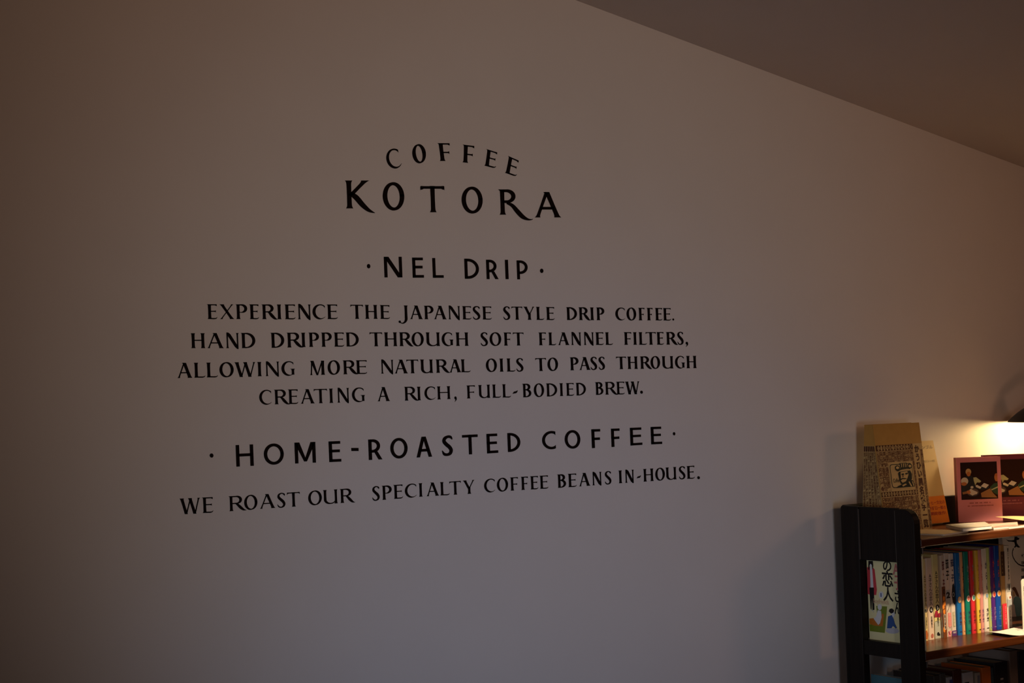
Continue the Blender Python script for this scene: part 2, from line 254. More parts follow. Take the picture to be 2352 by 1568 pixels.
 [("H",0.815,1260.3,1302.7,1294.3,1302.7,1293.8,1340.7,1259.8,1340.8),("O",0.948,1314.4,1302.7,1354.1,1302.7,1353.6,1340.5,1313.9,1340.6),("M",1.007,1375.9,1302.7,1418.5,1302.4,1418.1,1340.1,1375.5,1340.4),("E",0.589,1445.6,1302,1470.9,1301.8,1470.5,1339.7,1445.1,1339.8),("-",2.347,1492.3,1320.2,1507.8,1319.5,1507.7,1325.3,1492.2,1326),("R",0.667,1528.8,1301.9,1558.3,1301.9,1557.9,1340.2,1528.4,1340),("O",0.847,1575.7,1301.8,1613.8,1301.8,1613.4,1340.5,1575.3,1340.3),("A",0.763,1632.6,1301.8,1667.6,1301.9,1667.2,1340.7,1632.2,1340.6),("S",0.573,1690,1302,1716.1,1302.2,1715.8,1340.5,1689.6,1340.6),("T",0.798,1737,1302.4,1773.5,1302.4,1773.2,1340.5,1736.7,1340.4),("E",0.58,1793.8,1302.3,1820.6,1302.5,1820.3,1340.5,1793.5,1340.5),("D",0.685,1843.4,1303,1874.4,1303.4,1874.1,1340.2,1843.1,1340.3)],
 [("C",0.72,1927.2,1304,1960.1,1303.8,1959.9,1340.6,1927,1340.6),("O",0.847,1983.6,1303.3,2023.5,1302.4,2023.3,1340.4,1983.3,1340.5),("F",0.476,2052.2,1301.8,2075.4,1301.7,2075.1,1340.1,2051.9,1340.3),("F",0.477,2103.2,1301.9,2126.2,1302.3,2125.9,1339.6,2103,1339.7),("E",0.678,2153.3,1302.8,2185.5,1303.1,2185.3,1339.6,2153.1,1339.7),("E",0.633,2209.1,1303,2239.3,1302.8,2239.2,1339.4,2209,1339.6)],
 [(".",0.776,2269.4,1319.6,2276.5,1319.3,2276.5,1326.3,2269.4,1326.6)],
]),
("roast","serif",[
 [("W",1.327,1152.4,1226.6,1190.5,1225.7,1190.1,1252.5,1152,1253.2),("E",0.678,1194.5,1225.6,1214.2,1225.3,1213.8,1252.2,1194.1,1252.5)],
 [("R",1.16,1244.8,1225.5,1277.8,1225.7,1277.4,1251.4,1244.4,1251.7),("O",0.916,1273.7,1225.6,1299.5,1225.8,1299.1,1251.3,1273.3,1251.4),("A",1.074,1303.7,1225.9,1334,1225.8,1333.6,1251.3,1303.4,1251.3),("S",0.581,1338.4,1225.8,1355,1225.6,1354.7,1251.4,1338.1,1251.3),("T",0.892,1358.2,1225.6,1384,1225.6,1383.7,1251.6,1357.8,1251.5)],
 [("O",0.966,1400.5,1225.8,1428.6,1226.2,1428.2,1251.8,1400.2,1251.7),("U",1.05,1431.2,1226.2,1461.6,1226.2,1461.3,1251.7,1430.8,1251.8),("R",1.061,1466.4,1226.2,1497.4,1226.1,1497.1,1251.8,1466.1,1251.7)],
 [("S",0.536,1534.1,1226.3,1550.3,1226.5,1550,1252.6,1533.9,1252.4),("P",0.694,1555.3,1226.5,1576.4,1226.7,1576.1,1252.9,1555,1252.7),("E",0.648,1580.5,1226.8,1600.2,1227.1,1599.9,1253,1580.2,1252.9),("C",0.841,1604.7,1227.1,1630.1,1227.5,1629.8,1253.1,1604.5,1253),("I",0.316,1635,1227.6,1644.5,1227.6,1644.3,1253.1,1634.8,1253.1),("A",0.94,1652.3,1227.5,1680.6,1227.3,1680.3,1252.7,1652,1253),("L",0.698,1683.4,1227.3,1704.5,1227,1704.3,1252.6,1683.2,1252.6),("T",0.864,1704.5,1227,1731.1,1226.7,1730.9,1252.7,1704.3,1252.6),("Y",0.871,1735.5,1226.6,1762.9,1226.6,1762.7,1252.9,1735.2,1252.8)],
 [("C",0.793,1784.5,1226.7,1809.7,1226.8,1809.5,1252.9,1784.3,1252.9),("O",0.844,1814.7,1226.8,1841.5,1227,1841.3,1253,1814.5,1252.9),("F",0.59,1846.8,1227,1865.6,1227,1865.4,1252.9,1846.6,1253),("F",0.537,1872.7,1226.9,1889.8,1226.8,1889.6,1252.7,1872.5,1252.9),("E",0.595,1895.3,1226.7,1914.3,1226.6,1914.1,1252.6,1895.1,1252.7),("E",0.637,1918.4,1226.6,1939,1226.3,1938.8,1252.6,1918.2,1252.5)],
 [("B",0.64,1962.1,1226,1983.6,1225.9,1983.4,1252.8,1961.9,1252.8),("E",0.629,1988.9,1225.9,2010,1226,2009.8,1252.6,1988.7,1252.8),("A",0.865,2015.9,1226,2044.8,1226.1,2044.7,1252.6,2015.7,1252.6),("N",0.726,2050.4,1226.2,2074.8,1226.4,2074.6,1252.7,2050.3,1252.6),("S",0.504,2083.1,1226.4,2100.1,1226.5,2099.9,1252.8,2083,1252.8)],
 [("I",0.307,2118.5,1226.7,2128.9,1226.7,2128.7,1253,2118.4,1252.9),("N",0.702,2136.1,1226.7,2159.9,1226.6,2159.8,1252.9,2136,1252.9),("-",0.328,2167.1,1226.4,2178.2,1225.8,2178.1,1252.1,2167,1252.6),("H",0.829,2184.7,1226.5,2213,1226.6,2212.8,1252.8,2184.5,1252.8),("O",0.775,2217.2,1226.6,2243.7,1226.8,2243.6,1252.9,2217.1,1252.8),("U",0.886,2245.7,1226.8,2276.2,1226.6,2276.1,1252.9,2245.6,1252.9),("S",0.512,2282.5,1226.5,2300.5,1226.1,2300.4,1253,2282.4,1253),("E",0.605,2304.4,1226.1,2326.2,1225.6,2326.1,1253.1,2304.3,1253),(".",0.875,2333.2,1223.8,2341,1223.4,2340.9,1230,2333.2,1230.4)],
]),
]
# ------------------------------------------------------------------ wall lettering: every glyph is drawn from pen strokes in a cell of height 1
def sh(pts):   # strokes cut horizontally: (x, y, half width)
    return [((a-w, b), (a+w, b), (c+x, d), (c-x, d)) for (a, b, w), (c, d, x) in zip(pts, pts[1:])]
def sv(pts):   # bars cut vertically: (x, low, high)
    return [((a, l), (c, m_), (c, h2), (a, h)) for (a, l, h), (c, m_, h2) in zip(pts, pts[1:])]
def sp(pts):   # strokes cut square to their path
    out = []; L = []
    for i, (x, y, w_) in enumerate(pts):
        p, q = pts[max(i-1, 0)], pts[min(i+1, len(pts)-1)]
        dx, dy = q[0]-p[0], q[1]-p[1]; l = math.hypot(dx, dy) or 1
        L.append(((x-dy/l*w_, y+dx/l*w_), (x+dy/l*w_, y-dx/l*w_)))
    return [(L[i][0], L[i][1], L[i+1][1], L[i+1][0]) for i in range(len(L)-1)]
def cat(pts, n=6):
    out = []
    for i in range(len(pts)-1):
        p0, p1, p2, p3 = pts[max(i-1, 0)], pts[i], pts[i+1], pts[min(i+2, len(pts)-1)]
        for k in range(n):
            t = k/n
            out.append(tuple(.5*((2*b)+(-a+c)*t+(2*a-5*b+4*c-d)*t*t+(-a+3*b-3*c+d)*t**3) for a, b, c, d in zip(p0, p1, p2, p3)))
    return out+[pts[-1]]
def arc(cx, cy, rx, ry, a0, a1, wf, n=28):
    return [(cx+rx*math.cos(R(a0+(a1-a0)*i/n)), cy+ry*math.sin(R(a0+(a1-a0)*i/n)), wf(R(a0+(a1-a0)*i/n), i/n)) for i in range(n+1)]

def serif(ch, a, W, T, F):
    xs = W/2+F; P = []
    def stem(x, w_=W, y0=0, y1=1, x1=None, f0=1, f1=1):
        x1 = x if x1 is None else x1; n = 16; L = []
        for i in range(n+1):
            t = .5-.5*math.cos(math.pi*i/n); d0 = t*(y1-y0); d1 = (1-t)*(y1-y0)
            h = w_/2*(.93+.07*abs(2*t-1))+F*f0*max(0, 1-d0/.13)**2.2+F*f1*max(0, 1-d1/.13)**2.2
            L.append((x+(x1-x)*t, y0+(y1-y0)*t, h))
        return sh(L)
    def contrast(th, k=0): return T/2+(W-T)/2*abs(math.cos(th-.12))**1.25
    def top(y=1.0): return sv([(xs-W/2-F*1.25, y-.015, y+.004), (xs, y-T, y), (a-.13, y-T, y), (a-.05, y-T*1.45, y), (a-.01, y-.125, y+.004), (a, y-.155, y-.02)])
    def foot(): return sv([(xs, 0, T*1.1), (a-.20, -.012, T*.95), (a-.09, .008, .075), (a-.03, .05, .115), (a, .105, .15)])
    def mid(y=.49): return sv([(xs, y, y+T*.95), (a-.17, y, y+T*.95), (a-.10, y-.02, y+T*1.15), (a-.075, y-.055, y+T*1.5)])
    def bowl(y0, y1, xr, end=-90, thin=False):
        ry = (y1-y0)/2-T/2; cy = (y0+y1)/2; rx = min(xr-W/2-xs, ry*1.25); cx = xr-W/2-rx
        L = [(xs, y1-T/2, T/2)]+arc(cx, cy, rx, ry, 90, end, lambda th, t: contrast(th) if not thin else contrast(th)*(1-.75*max(0, t-.75)/.25))
        if not thin: L.append((xs, y0+T/2, T/2))
        return sp(L)
    if ch == 'E': P = stem(xs, f1=.5)+top()+mid()+foot()
    elif ch == 'F': P = stem(xs, f1=.5)+top()+mid(.44)
    elif ch == 'L': P = stem(xs)+foot()
    elif ch == 'I': P = stem(a/2)
    elif ch == 'T': P = stem(a/2, f1=.4)+sv([(0, .83, .975), (.02, .86, 1.0), (.06, 1-T*1.3, 1.0), (.13, 1-T, .995), (a-.13, 1-T, .995), (a-.06, 1-T*1.3, 1.0), (a-.02, .86, 1.0), (a, .83, .975)])
    elif ch == 'H': P = stem(xs)+stem(a-xs)+sv([(xs, .485, .485+T), (a-xs, .485, .485+T)])
    elif ch == 'N':
        t2 = T*1.35; xl = t2/2+F*.8; xr = a-t2/2-F*.8
        P = stem(xl, t2, 0, .97, f1=0)+stem(xr, t2, 0, 1, f0=0)+sh([(xl-t2/2+W*.28, 1.04, W*.3), (xl+W*.42, .93, W*.6), (xr-W*.35, .08, W*.56), (xr+t2*.1, -.06, W*.2)])
    elif ch == 'A':
        ap = a*.50; x1 = a-xs*.98
        P = stem(F+T*.62, T*1.25, 0, .99, ap-W*.12, f1=0)+stem(x1, W*1.12, 0, 1, ap-W*.02, f1=0)
        P += sv([(ap-W*.62-F*.6, .975, 1.0), (ap-W*.3, .93, 1.005), (ap+W*.5, .93, 1.0)])
        l = lambda y: F+T*.62+(ap-W*.12-F-T*.62)*y; r_ = lambda y: x1+(ap-x1)*y
        P += sv([(l(.34), .31, .31+T), (r_(.34), .31, .31+T)])
    elif ch in 'RQ':
        xr = a*(.76 if ch == 'R' else .50); yb = .46
        P = stem(xs, f1=.5)+sv([(xs-W/2-F*1.25, .985, 1.004), (xs, 1-T, 1)])+bowl(yb, 1, xr)
        ex, ey = (a, -.005) if ch == 'R' else (a, -.155)
        sx = xs+(xr-xs)*.42
        if ch == 'R': L = [(sx-.02, .50, T*.45), (sx+(ex-sx)*.18, .40, W*.42), (sx+(ex-sx)*.42, .22, W*.52), (sx+(ex-sx)*.66, .07, W*.40), (sx+(ex-sx)*.84, .012, W*.2), (ex, ey, .008)]
        else: L = [(sx-.05, .47, T*.45), (sx+(ex-sx)*.17, .36, W*.42), (sx+(ex-sx)*.38, .12, W*.54), (sx+(ex-sx)*.58, -.08, W*.50), (sx+(ex-sx)*.8, -.185, W*.24), (ex-.03, -.185, .014), (ex, ey, .006)]
        P += sp(cat(L))
    elif ch == 'P': P = stem(xs, f1=.5)+sv([(xs-W/2-F*1.25, .985, 1.004), (xs, 1-T, 1)])+bowl(.42, 1, a, -118, True)
    elif ch == 'D':
        ry = .5-T/2; rx = min(a-W/2-xs, .52); cx = a-W/2-rx
        P = stem(xs, f1=.4, f0=.4)+sv([(xs-W/2-F*1.25, .985, 1.004), (xs, 1-T, 1)])+sp([(xs, 1-T/2, T/2)]+arc(cx, .5, rx, ry, 90, -90, contrast)+[(xs, T/2, T/2)])
    elif ch == 'B': P = stem(xs, f1=.4, f0=.4)+sv([(xs-W/2-F*1.25, .985, 1.004), (xs, 1-T, 1)])+bowl(.52, 1, a*.91)+bowl(0, .52+T, a)
    elif ch in 'CG':
        w2 = W; e0, e1 = 52, 316
        ax = a if ch == 'C' else a-W*.45
        rx = (ax-w2/2)/(1+math.cos(R(48))); cx = rx+w2/2
        wf = lambda th, t: (T/2+(w2-T)/2*max(0, -math.cos(th-.1))**1.1)*(1 if t < .8 else 1-.8*(t-.8)/.2)
        L = arc(cx, .5, rx, .5-T/2+.012, e0, e1 if ch == 'C' else 318, wf)
        P = sp(L); x0, y0 = L[0][0], L[0][1]
        P += sv([(x0-.07, y0+.005, y0+.065), (x0-.01, y0-.06, y0+.045), (x0+.03, y0-.13, y0+.03)])
        if ch == 'G': P += stem(a-W*.5-F*.7, W*.9, .06, .47, f0=0)+sv([(a-W*1.1-F*2, .45, .475), (a-W*.5-F, .42, .475), (a, .455, .475)])
    elif ch == 'O': P = sp(arc(a/2, .5, a/2-W/2, .5-T/2+.015, 0, 369, contrast, 45))
    elif ch == 'S':
        L = [(a*.90, .80, .012), (a*.85, .90, T*.75), (a*.66, .975, T*.5), (a*.42, .97, T*.62), (a*.20, .875, W*.36), (a*.19, .72, W*.46), (a*.40, .575, W*.50), (a*.66, .43, W*.52), (a*.82, .27, W*.46), (a*.76, .11, W*.36), (a*.50, .02, T*.6), (a*.26, .035, T*.6), (a*.10, .12, T*.55), (a*.02, .235, .010)]
        P = sp(cat(L, 5))
    elif ch == 'U':
        xr = a-xs; cx = (xs+xr)/2
        P = stem(xs, W, .30, 1, f0=0)+stem(xr, W*.92, 0, 1)+sp(arc(cx-.01, .31, cx-xs-.01, .31-T/2+.012, 180, 338, lambda th, t: T/2+(W-T)/2*max(0, -math.cos(th))**1.2))
    elif ch == 'W':
        f = lambda x0, x1, w_, t=1: stem(x1, w_, -.02, 1, x0, f0=0, f1=t)
        P = f(xs*.95, a*.30, W*1.08)+f(a*.53, a*.31, T*1.15, 0)+f(a*.50, a*.72, W*1.08, .7)+f(a-F-T*.6, a*.73, T*1.15)
    elif ch == 'M':
        P = stem(F+T*.7, T*1.2, 0, .98, a*.15, f1=.3)+sh([(a*.16, 1, W*.58), (a*.49, -.02, W*.28)])+sh([(a*.84, 1, T*.7), (a*.49, -.02, T*.55)])+stem(a-xs*.98, W, 0, 1, a*.86, f1=.4)
    elif ch == 'X': P = stem(a-xs, W*1.05, 0, 1, xs)+stem(F+T*.6, T*1.1, 0, 1, a-F-T*.9)
    elif ch == 'Y': P = stem(a*.52, W, 0, .47, f1=0)+stem(a*.50, W*1.02, .40, 1, xs, f0=0)+stem(a*.54, T*1.1, .42, 1, a-F-T*.6, f0=0)
    elif ch == 'J':
        x = a-xs
        P = stem(x, W, .1, 1, f0=0)+sp(cat([(x, .12, W/2), (x-.01, -.04, W*.48), (x-.09, -.2, W*.36), (x-.24, -.3, T*.6), (x-.36, -.29, T*.45), (.06, -.2, T*.5)]))+sp(arc(.085, -.20, .04, .045, 0, 360, lambda th, t: .05, 16))
    elif ch == 'K':
        P = stem(xs)+stem(xs+W*.3, T*1.75, .47, 1, a*.70, f0=0, f1=1.2)+sp(cat([(xs+W*.2, .53, T*.6), (xs+(a-xs)*.26, .40, W*.56), (xs+(a-xs)*.52, .12, W*.54), (xs+(a-xs)*.76, -.07, W*.36), (a, -.165, .006)]))
    elif ch == '-': P = sv([(0, .30, .335), (a*.25, .325, .455), (a*.7, .35, .49), (a*.9, .42, .53), (a, .50, .56)])
    elif ch == '.': P = sh([(a/2+.07*0, .5+.5*math.sin(R(t)), a/2*math.cos(R(t))) for t in range(-90, 91, 15)])
    elif ch == ',': P = sh([(a*.55, 1-.28+.28*math.sin(R(t)), a*.42*math.cos(R(t))) for t in range(-60, 91, 15)])+sp(cat([(a*.66, .74, a*.30), (a*.74, .5, a*.24), (a*.5, .22, a*.13), (a*.08, 0, .008)]))
    return P

def sans(ch, a, W, H):
    P = []; st = lambda x, y0=0, y1=1: sh([(x, y0, W/2), (x, y1, W/2)])
    def bowl(y0, y1, xr):
        ry = (y1-y0)/2-H/2; rx = min(xr-W, ry*1.1); cx = xr-W/2-rx
        return sp([(W/2, y1-H/2, H/2)]+arc(cx, (y0+y1)/2, rx, ry, 90, -90, lambda th, t: H/2+(W-H)/2*abs(math.cos(th)))+[(W/2, y0+H/2, H/2)])
    if ch == 'N': P = st(W/2)+st(a-W/2)+sh([(W*.75, 1, W*.72), (a-W*.75, 0, W*.72)])
    elif ch == 'E': P = st(W/2)+sv([(0, 1-H, 1), (a*.96, 1-H, 1)])+sv([(0, .46, .46+H), (a*.91, .46, .46+H)])+sv([(0, 0, H), (a, 0, H)])
    elif ch == 'F': P = st(W/2)+sv([(0, 1-H, 1), (a, 1-H, 1)])+sv([(0, .42, .42+H), (a*.94, .42, .42+H)])
    elif ch == 'L': P = st(W/2)+sv([(0, 0, H), (a, 0, H)])
    elif ch == 'D': P = st(W/2)+bowl(0, 1, a)
    elif ch == 'R': P = st(W/2)+bowl(.35, 1, a*.86)+sh([(a*.52, .40, W*.55), (a-W*.6, 0, W*.58)])
    elif ch == 'P': P = st(W/2)+bowl(.28, 1, a)
    elif ch == 'I': P = sh([(a/2, 0, a/2), (a/2, 1, a/2)])
    elif ch == 'H': P = st(W/2)+st(a-W/2)+sv([(W/2, .46, .46+H), (a-W/2, .46, .46+H)])
    elif ch == 'O': P = sp(arc(a/2, .5, a/2-W/2, .5-H/2, 0, 369, lambda th, t: H/2+(W-H)/2*abs(math.cos(th)), 45))
    elif ch == 'M': P = st(W/2)+st(a-W/2)+sh([(W*.72, 1, W*.72), (a/2, .08, W*.42)])+sh([(a-W*.72, 1, W*.72), (a/2, .08, W*.42)])
    elif ch == 'A': P = sh([(W*.52, 0, W*.52), (a*.47, 1, W*.5)])+sh([(a-W*.52, 0, W*.52), (a*.53, 1, W*.5)])+sv([(a*.2, .27, .27+H), (a*.8, .27, .27+H)])
    elif ch == 'T': P = sh([(a/2, 0, W/2), (a/2, 1, W/2)])+sv([(0, 1-H, 1), (a, 1-H, 1)])
    elif ch == 'C':
        rx = (a-W/2)/(1+math.cos(R(62)))*1.0; P = sp(arc(rx+W/2, .5, rx, .5-H/2, 62, 298, lambda th, t: H/2+(W-H)/2*abs(math.cos(th))))
        x = rx+W/2+rx*math.cos(R(62)); y = .5+(.5-H/2)*math.sin(R(62))
        P += sv([(x-.05, y-.05, y+H*.55), (x+.02, y-.13, y+H*.3)])+sv([(x-.05, 1-y-H*.55, 1-y+.05), (x+.02, 1-y-H*.4, 1-y+.12)])
    elif ch == 'S':
        P = sp(cat([(a*.93, .80, .02), (a*.80, .92, H*.5), (a*.55, .945, H*.5), (a*.28, .86, W*.5), (a*.22, .71, W*.55), (a*.42, .56, W*.58), (a*.66, .43, W*.58), (a*.80, .28, W*.55), (a*.72, .12, W*.5), (a*.45, .055, H*.5), (a*.18, .10, H*.5), (a*.03, .27, .02)], 5))
    elif ch == '-': P = sv([(0, 0, 1), (a, 0, 1)])
    elif ch == '.': P = sh([(a/2, .5+.5*math.sin(R(t)), a/2*math.cos(R(t))) for t in range(-90, 91, 15)])
    return P

SIGN_LABELS = {
 'coffee': 'arched black word COFFEE painted at the very top of the wall sign',
 'kotora': 'large black serif word KOTORA painted on the pale wall under the arch',
 'nel': 'bold black sans serif heading NEL DRIP between two dots on the wall',
 'experience': 'black serif wall line starting EXPERIENCE THE JAPANESE STYLE, just under NEL DRIP',
 'hand': 'black serif wall line reading HAND DRIPPED THROUGH SOFT FLANNEL FILTERS',
 'allowing': 'black serif wall line reading ALLOWING MORE NATURAL OILS TO PASS THROUGH',
 'creating': 'black serif wall line reading CREATING A RICH, FULL-BODIED BREW',
 'home': 'bold black sans serif heading HOME-ROASTED COFFEE between two dots on the wall',
 'roast': 'lowest black serif wall line, WE ROAST OUR SPECIALTY COFFEE BEANS IN-HOUSE'}
def build_lettering():
    for key, style, words in LETTERING:
        xs = [v for w_ in words for e in w_ for v in (e[2], e[4])]; zs = [v for w_ in words for e in w_ for v in (e[3], e[5])]
        root = thing('wall_lettering', SIGN_LABELS[key], 'sign', ((min(xs)+max(xs))/2000, WALL_Y-.0006, min(zs)/1000-ZO), 'painted lines of the wall sign')
        for w_ in words:
            mb = MB()
            for e in w_:
                ch, a = e[0], e[1]; q = [(e[2+2*i]/1000, e[3+2*i]/1000-ZO) for i in range(4)]
                if style == 'sans': P = sans(ch, a, .155, .137)
                elif style == 'sans2': P = sans(ch, a, .165, .135)
                elif style == 'big': P = serif(ch, a, .172, .108, .045)
                elif style == 'arch': P = serif(ch, a, .225 if ch not in 'CO' else (.15 if ch == 'C' else .20), .082, .05)
                else: P = serif(ch, a, .208 if key in ('experience', 'hand', 'allowing') else .188, .075, .047)
                if ch == '-' and style == 'sans2' or ch in '.,' and False: pass
                for quad in P:
                    pts = []
                    for x, y in quad:
                        s = x/a
                        bx = q[0][0]+(q[1][0]-q[0][0])*s; bz = q[0][1]+(q[1][1]-q[0][1])*s
                        tx = q[3][0]+(q[2][0]-q[3][0])*s; tz = q[3][1]+(q[2][1]-q[3][1])*s
                        pts.append((bx+(tx-bx)*y, WALL_Y-.0006, bz+(tz-bz)*y))
                    n = (pts[1][0]-pts[0][0])*(pts[2][2]-pts[0][2])-(pts[1][2]-pts[0][2])*(pts[2][0]-pts[0][0])
                    mb.poly(pts if n > 0 else pts[::-1], ink)
            dot = len(w_) == 1 and w_[0][0] == '.'
            link('dot' if dot else 'word_lettering', mb, root)
build_lettering()
# ------------------------------------------------------------------ the room
def ceil_z(x): return .8214-(x-2.0562)*.18705
RIDGE = .25
def build_room():
    b = MB(); x0, x1 = -2.4, 5.6
    zl = lambda x: ceil_z(x) if x >= RIDGE else 2*ceil_z(RIDGE)-ceil_z(2*RIDGE-x)*1.0 if False else ceil_z(RIDGE)-(RIDGE-x)*.18705
    gable = [(x0, WALL_Y, -ZO), (x1, WALL_Y, -ZO), (x1, WALL_Y, ceil_z(x1)), (RIDGE, WALL_Y, ceil_z(RIDGE)), (x0, WALL_Y, zl(x0))]
    b.prism(gable, (0, .12, 0), plaster); link('wall_back', b, kind='structure')
    b = MB()
    prof = [(x0, zl(x0)), (RIDGE, ceil_z(RIDGE)), (x1, ceil_z(x1)), (x1, ceil_z(x1)+.1), (RIDGE, ceil_z(RIDGE)+.1), (x0, zl(x0)+.1)]
    b.prism([(x, WALL_Y+.12, z) for x, z in prof], (0, -6.6, 0), ceilpaint); link('ceiling', b, kind='structure')
    b = MB(); b.box(x0, x1, -3.9, WALL_Y, -ZO-.1, -ZO, floorwood); link('floor', b, kind='structure')
build_room()
# ------------------------------------------------------------------ bookshelf standing against the wall
X0 = 2.708; TOPZ = -.2541; YB, YF = 2.5998, 2.388; XR = 3.78
KP = .99267           # the end panel lies a little nearer than first measured
BOARDS = [(-.3195, .0175), (-.5604, .0185), (-.860, .0185), (-1.16, .0185)]
def rounded(y0, y1, z0, z1, r0, r1, n=6):
    """upright outline in Y,Z; r0 rounds the top corner at y0, r1 the one at y1 (y0 > y1)"""
    P = [(y0, z0)]
    P += [(y0-r0+r0*math.cos(R(90*k/n)), z1-r0+r0*math.sin(R(90*k/n))) for k in range(n+1)] if r0 else [(y0, z1)]
    P += [(y1+r1-r1*math.sin(R(90*k/n)), z1-r1+r1*math.cos(R(90*k/n))) for k in range(n+1)] if r1 else [(y1, z1)]
    return P+[(y1, z0)]
def build_shelf():
    root = thing('bookshelf', 'dark wooden bookshelf with slotted end panel standing against the wall', 'bookshelf', (3.25, 2.50, -ZO))
    for xs in (X0, XR):
        sx = xs
        for y0, y1, r0, r1 in ((YB, 2.5480, .006, .002), (2.4410, YF, .002, .030)):
            b = MB(); b.prism([(sx, y, z) for y, z in rounded(y0, y1, -ZO, TOPZ-(.0022 if y1 < 2.4 else 0), r0, r1)], (.020, 0, 0), walnut, .0016); link('stile', b, root)
        b = MB(); b.prism([(sx+.0035, y, z) for y, z in rounded(2.5476, 2.4414, -.3718, TOPZ-.001, 0, 0)], (.013, 0, 0), walnut, .001)
        for y in (2.5473, 2.4417): b.box(sx+.0006, sx+.0036, y-.0006, y+.0006, -.3708, TOPZ-.006, highlight)  # thin strips painted as highlights along the panel grooves
        link('end_panel', b, root)
        for z0, z1 in ((-.5792, -.5475), (-.879, -.852), (-1.32, -1.16)):
            b = MB(); b.box(sx+.002, sx+.018, 2.4414, 2.5476, z0, z1, walnut, .001); link('rail', b, root)
    for i, (z, t) in enumerate(BOARDS):
        b = MB(); b.box(X0+.0202, XR-.0002, YF+.0004, 2.6187 if i == 0 else YB, z-t, z, shelfwood, .0028, seg=3); link('shelf_board', b, root)
    b = MB(); b.box(2.764, XR+.018, 2.6340, 2.6480, -.345, -.2575, walnut, .0015); link('back_rail', b, root)
    b = MB(); b.box(2.746, XR-.0002, 2.6192, 2.6242, -.5604, -.3372, walnut); link('back_panel', b, root)
    for z, t in BOARDS[:3]:
        for y in (2.394, 2.570):
            b = MB(); b.box(X0+.0245, X0+.0290, y-.004, y+.004, z-t-.0155, z-t, metal, .0008); b.box(X0+.0202, X0+.034, y-.0045, y+.0045, z-t-.0022, z-t-.0002, metal, .0004)
            link('bracket', b, root).__setitem__('label', 'grey metal bracket under the board')
build_shelf()

# ------------------------------------------------------------------ books that show their spines
def spine_book(name, label, x0, x1, yf, z0, h, depth, side, parts, group, rnd=.0025, page=True):
    """parts(mb, frame, width, height) prints on the spine; side is the colour of spine and boards"""
    root = thing(name, label, 'book', ((x0+x1)/2, yf+depth/2, z0), group)
    w = x1-x0; b = MB(); c = .0011
    # jacket: rounded spine with two boards behind it
    n = 5; out = [(x0, yf+depth), (x0, yf+rnd)]+[(x0+rnd-rnd*math.cos(R(90*k/n)), yf+rnd-rnd*math.sin(R(90*k/n))) for k in range(1, n+1)]
    out += [(x1-rnd+rnd*math.sin(R(90*k/n)), yf+rnd-rnd*math.cos(R(90*k/n))) for k in range(n+1)]+[(x1, yf+depth)]
    inn = [(x1-c, yf+depth), (x1-c, yf+rnd+c), (x0+c, yf+rnd+c), (x0+c, yf+depth)]
    b.prism([(x, y, z0) for x, y in out+inn], (0, 0, h), side)
    fr = Frame((x0, yf, z0), (1, 0, 0), (0, 0, 1)); parts(b, fr, w, h)
    link('cover', b, root)
    b = MB(); b.box(x0+c+.0001, x1-c-.0001, yf+rnd+c+.0002, yf+depth-.0015, z0+.0008, z0+h-.0022, pages); link('page_block', b, root)
    return root

def block(b, fr, w, u0, u1, v0, v1, m, off=.00025): shape(b, fr, [(u0*w, v0), (u1*w, v0), (u1*w, v1), (u0*w, v1)], m, off)
def aco_spine(c_low, num, patch):
    def f(b, fr, w, h):
        write(b, fr, 'A子さんの恋人', w*.30, h*.42, w*.82, h*.80, black, vertical=True, line=.95, bold=.012)
        disc(b, fr, w*.55, h*.365, w*.30, w*.34, black, .0004); write(b, fr, num, w*.44, h*.345, w*.66, h*.385, white_ink, .0006)
        write(b, fr, '近藤聡乃', w*.42, h*.14, w*.70, h*.285, black, vertical=True, line=1.0, bold=.01)
        if patch == 'orange':
            shape(b, fr, [(.05*w, .02*h), (.7*w, .01*h), (.85*w, .07*h), (.6*w, .125*h), (.12*w, .11*h)], flat('print_rust', (.42, .12, .03)))
        elif patch == 'pink':
            disc(b, fr, w*.55, h*.045, w*.22, .005, flat('print_rosebrown', (.42, .13, .09)))
        else:
            block(b, fr, w, 0, .93, 0, h*.205, flat('print_sage', (.42, .44, .36)), .0002)
            shape(b, fr, [(.06*w, .255*h), (.92*w, .245*h), (.95*w, .30*h), (.6*w, .295*h), (.55*w, .335*h), (.2*w, .33*h), (.05*w, .29*h)], flat('print_wine', (.30, .02, .04)))
            line2(b, fr, [(.05*w, .203*h), (.6*w, .21*h), (.9*w, .225*h)], .0007, black)
            disc(b, fr, w*.5, h*.052, w*.2, .0042, black); disc(b, fr, w*.72, h*.04, w*.09, .0028, black)
    return f
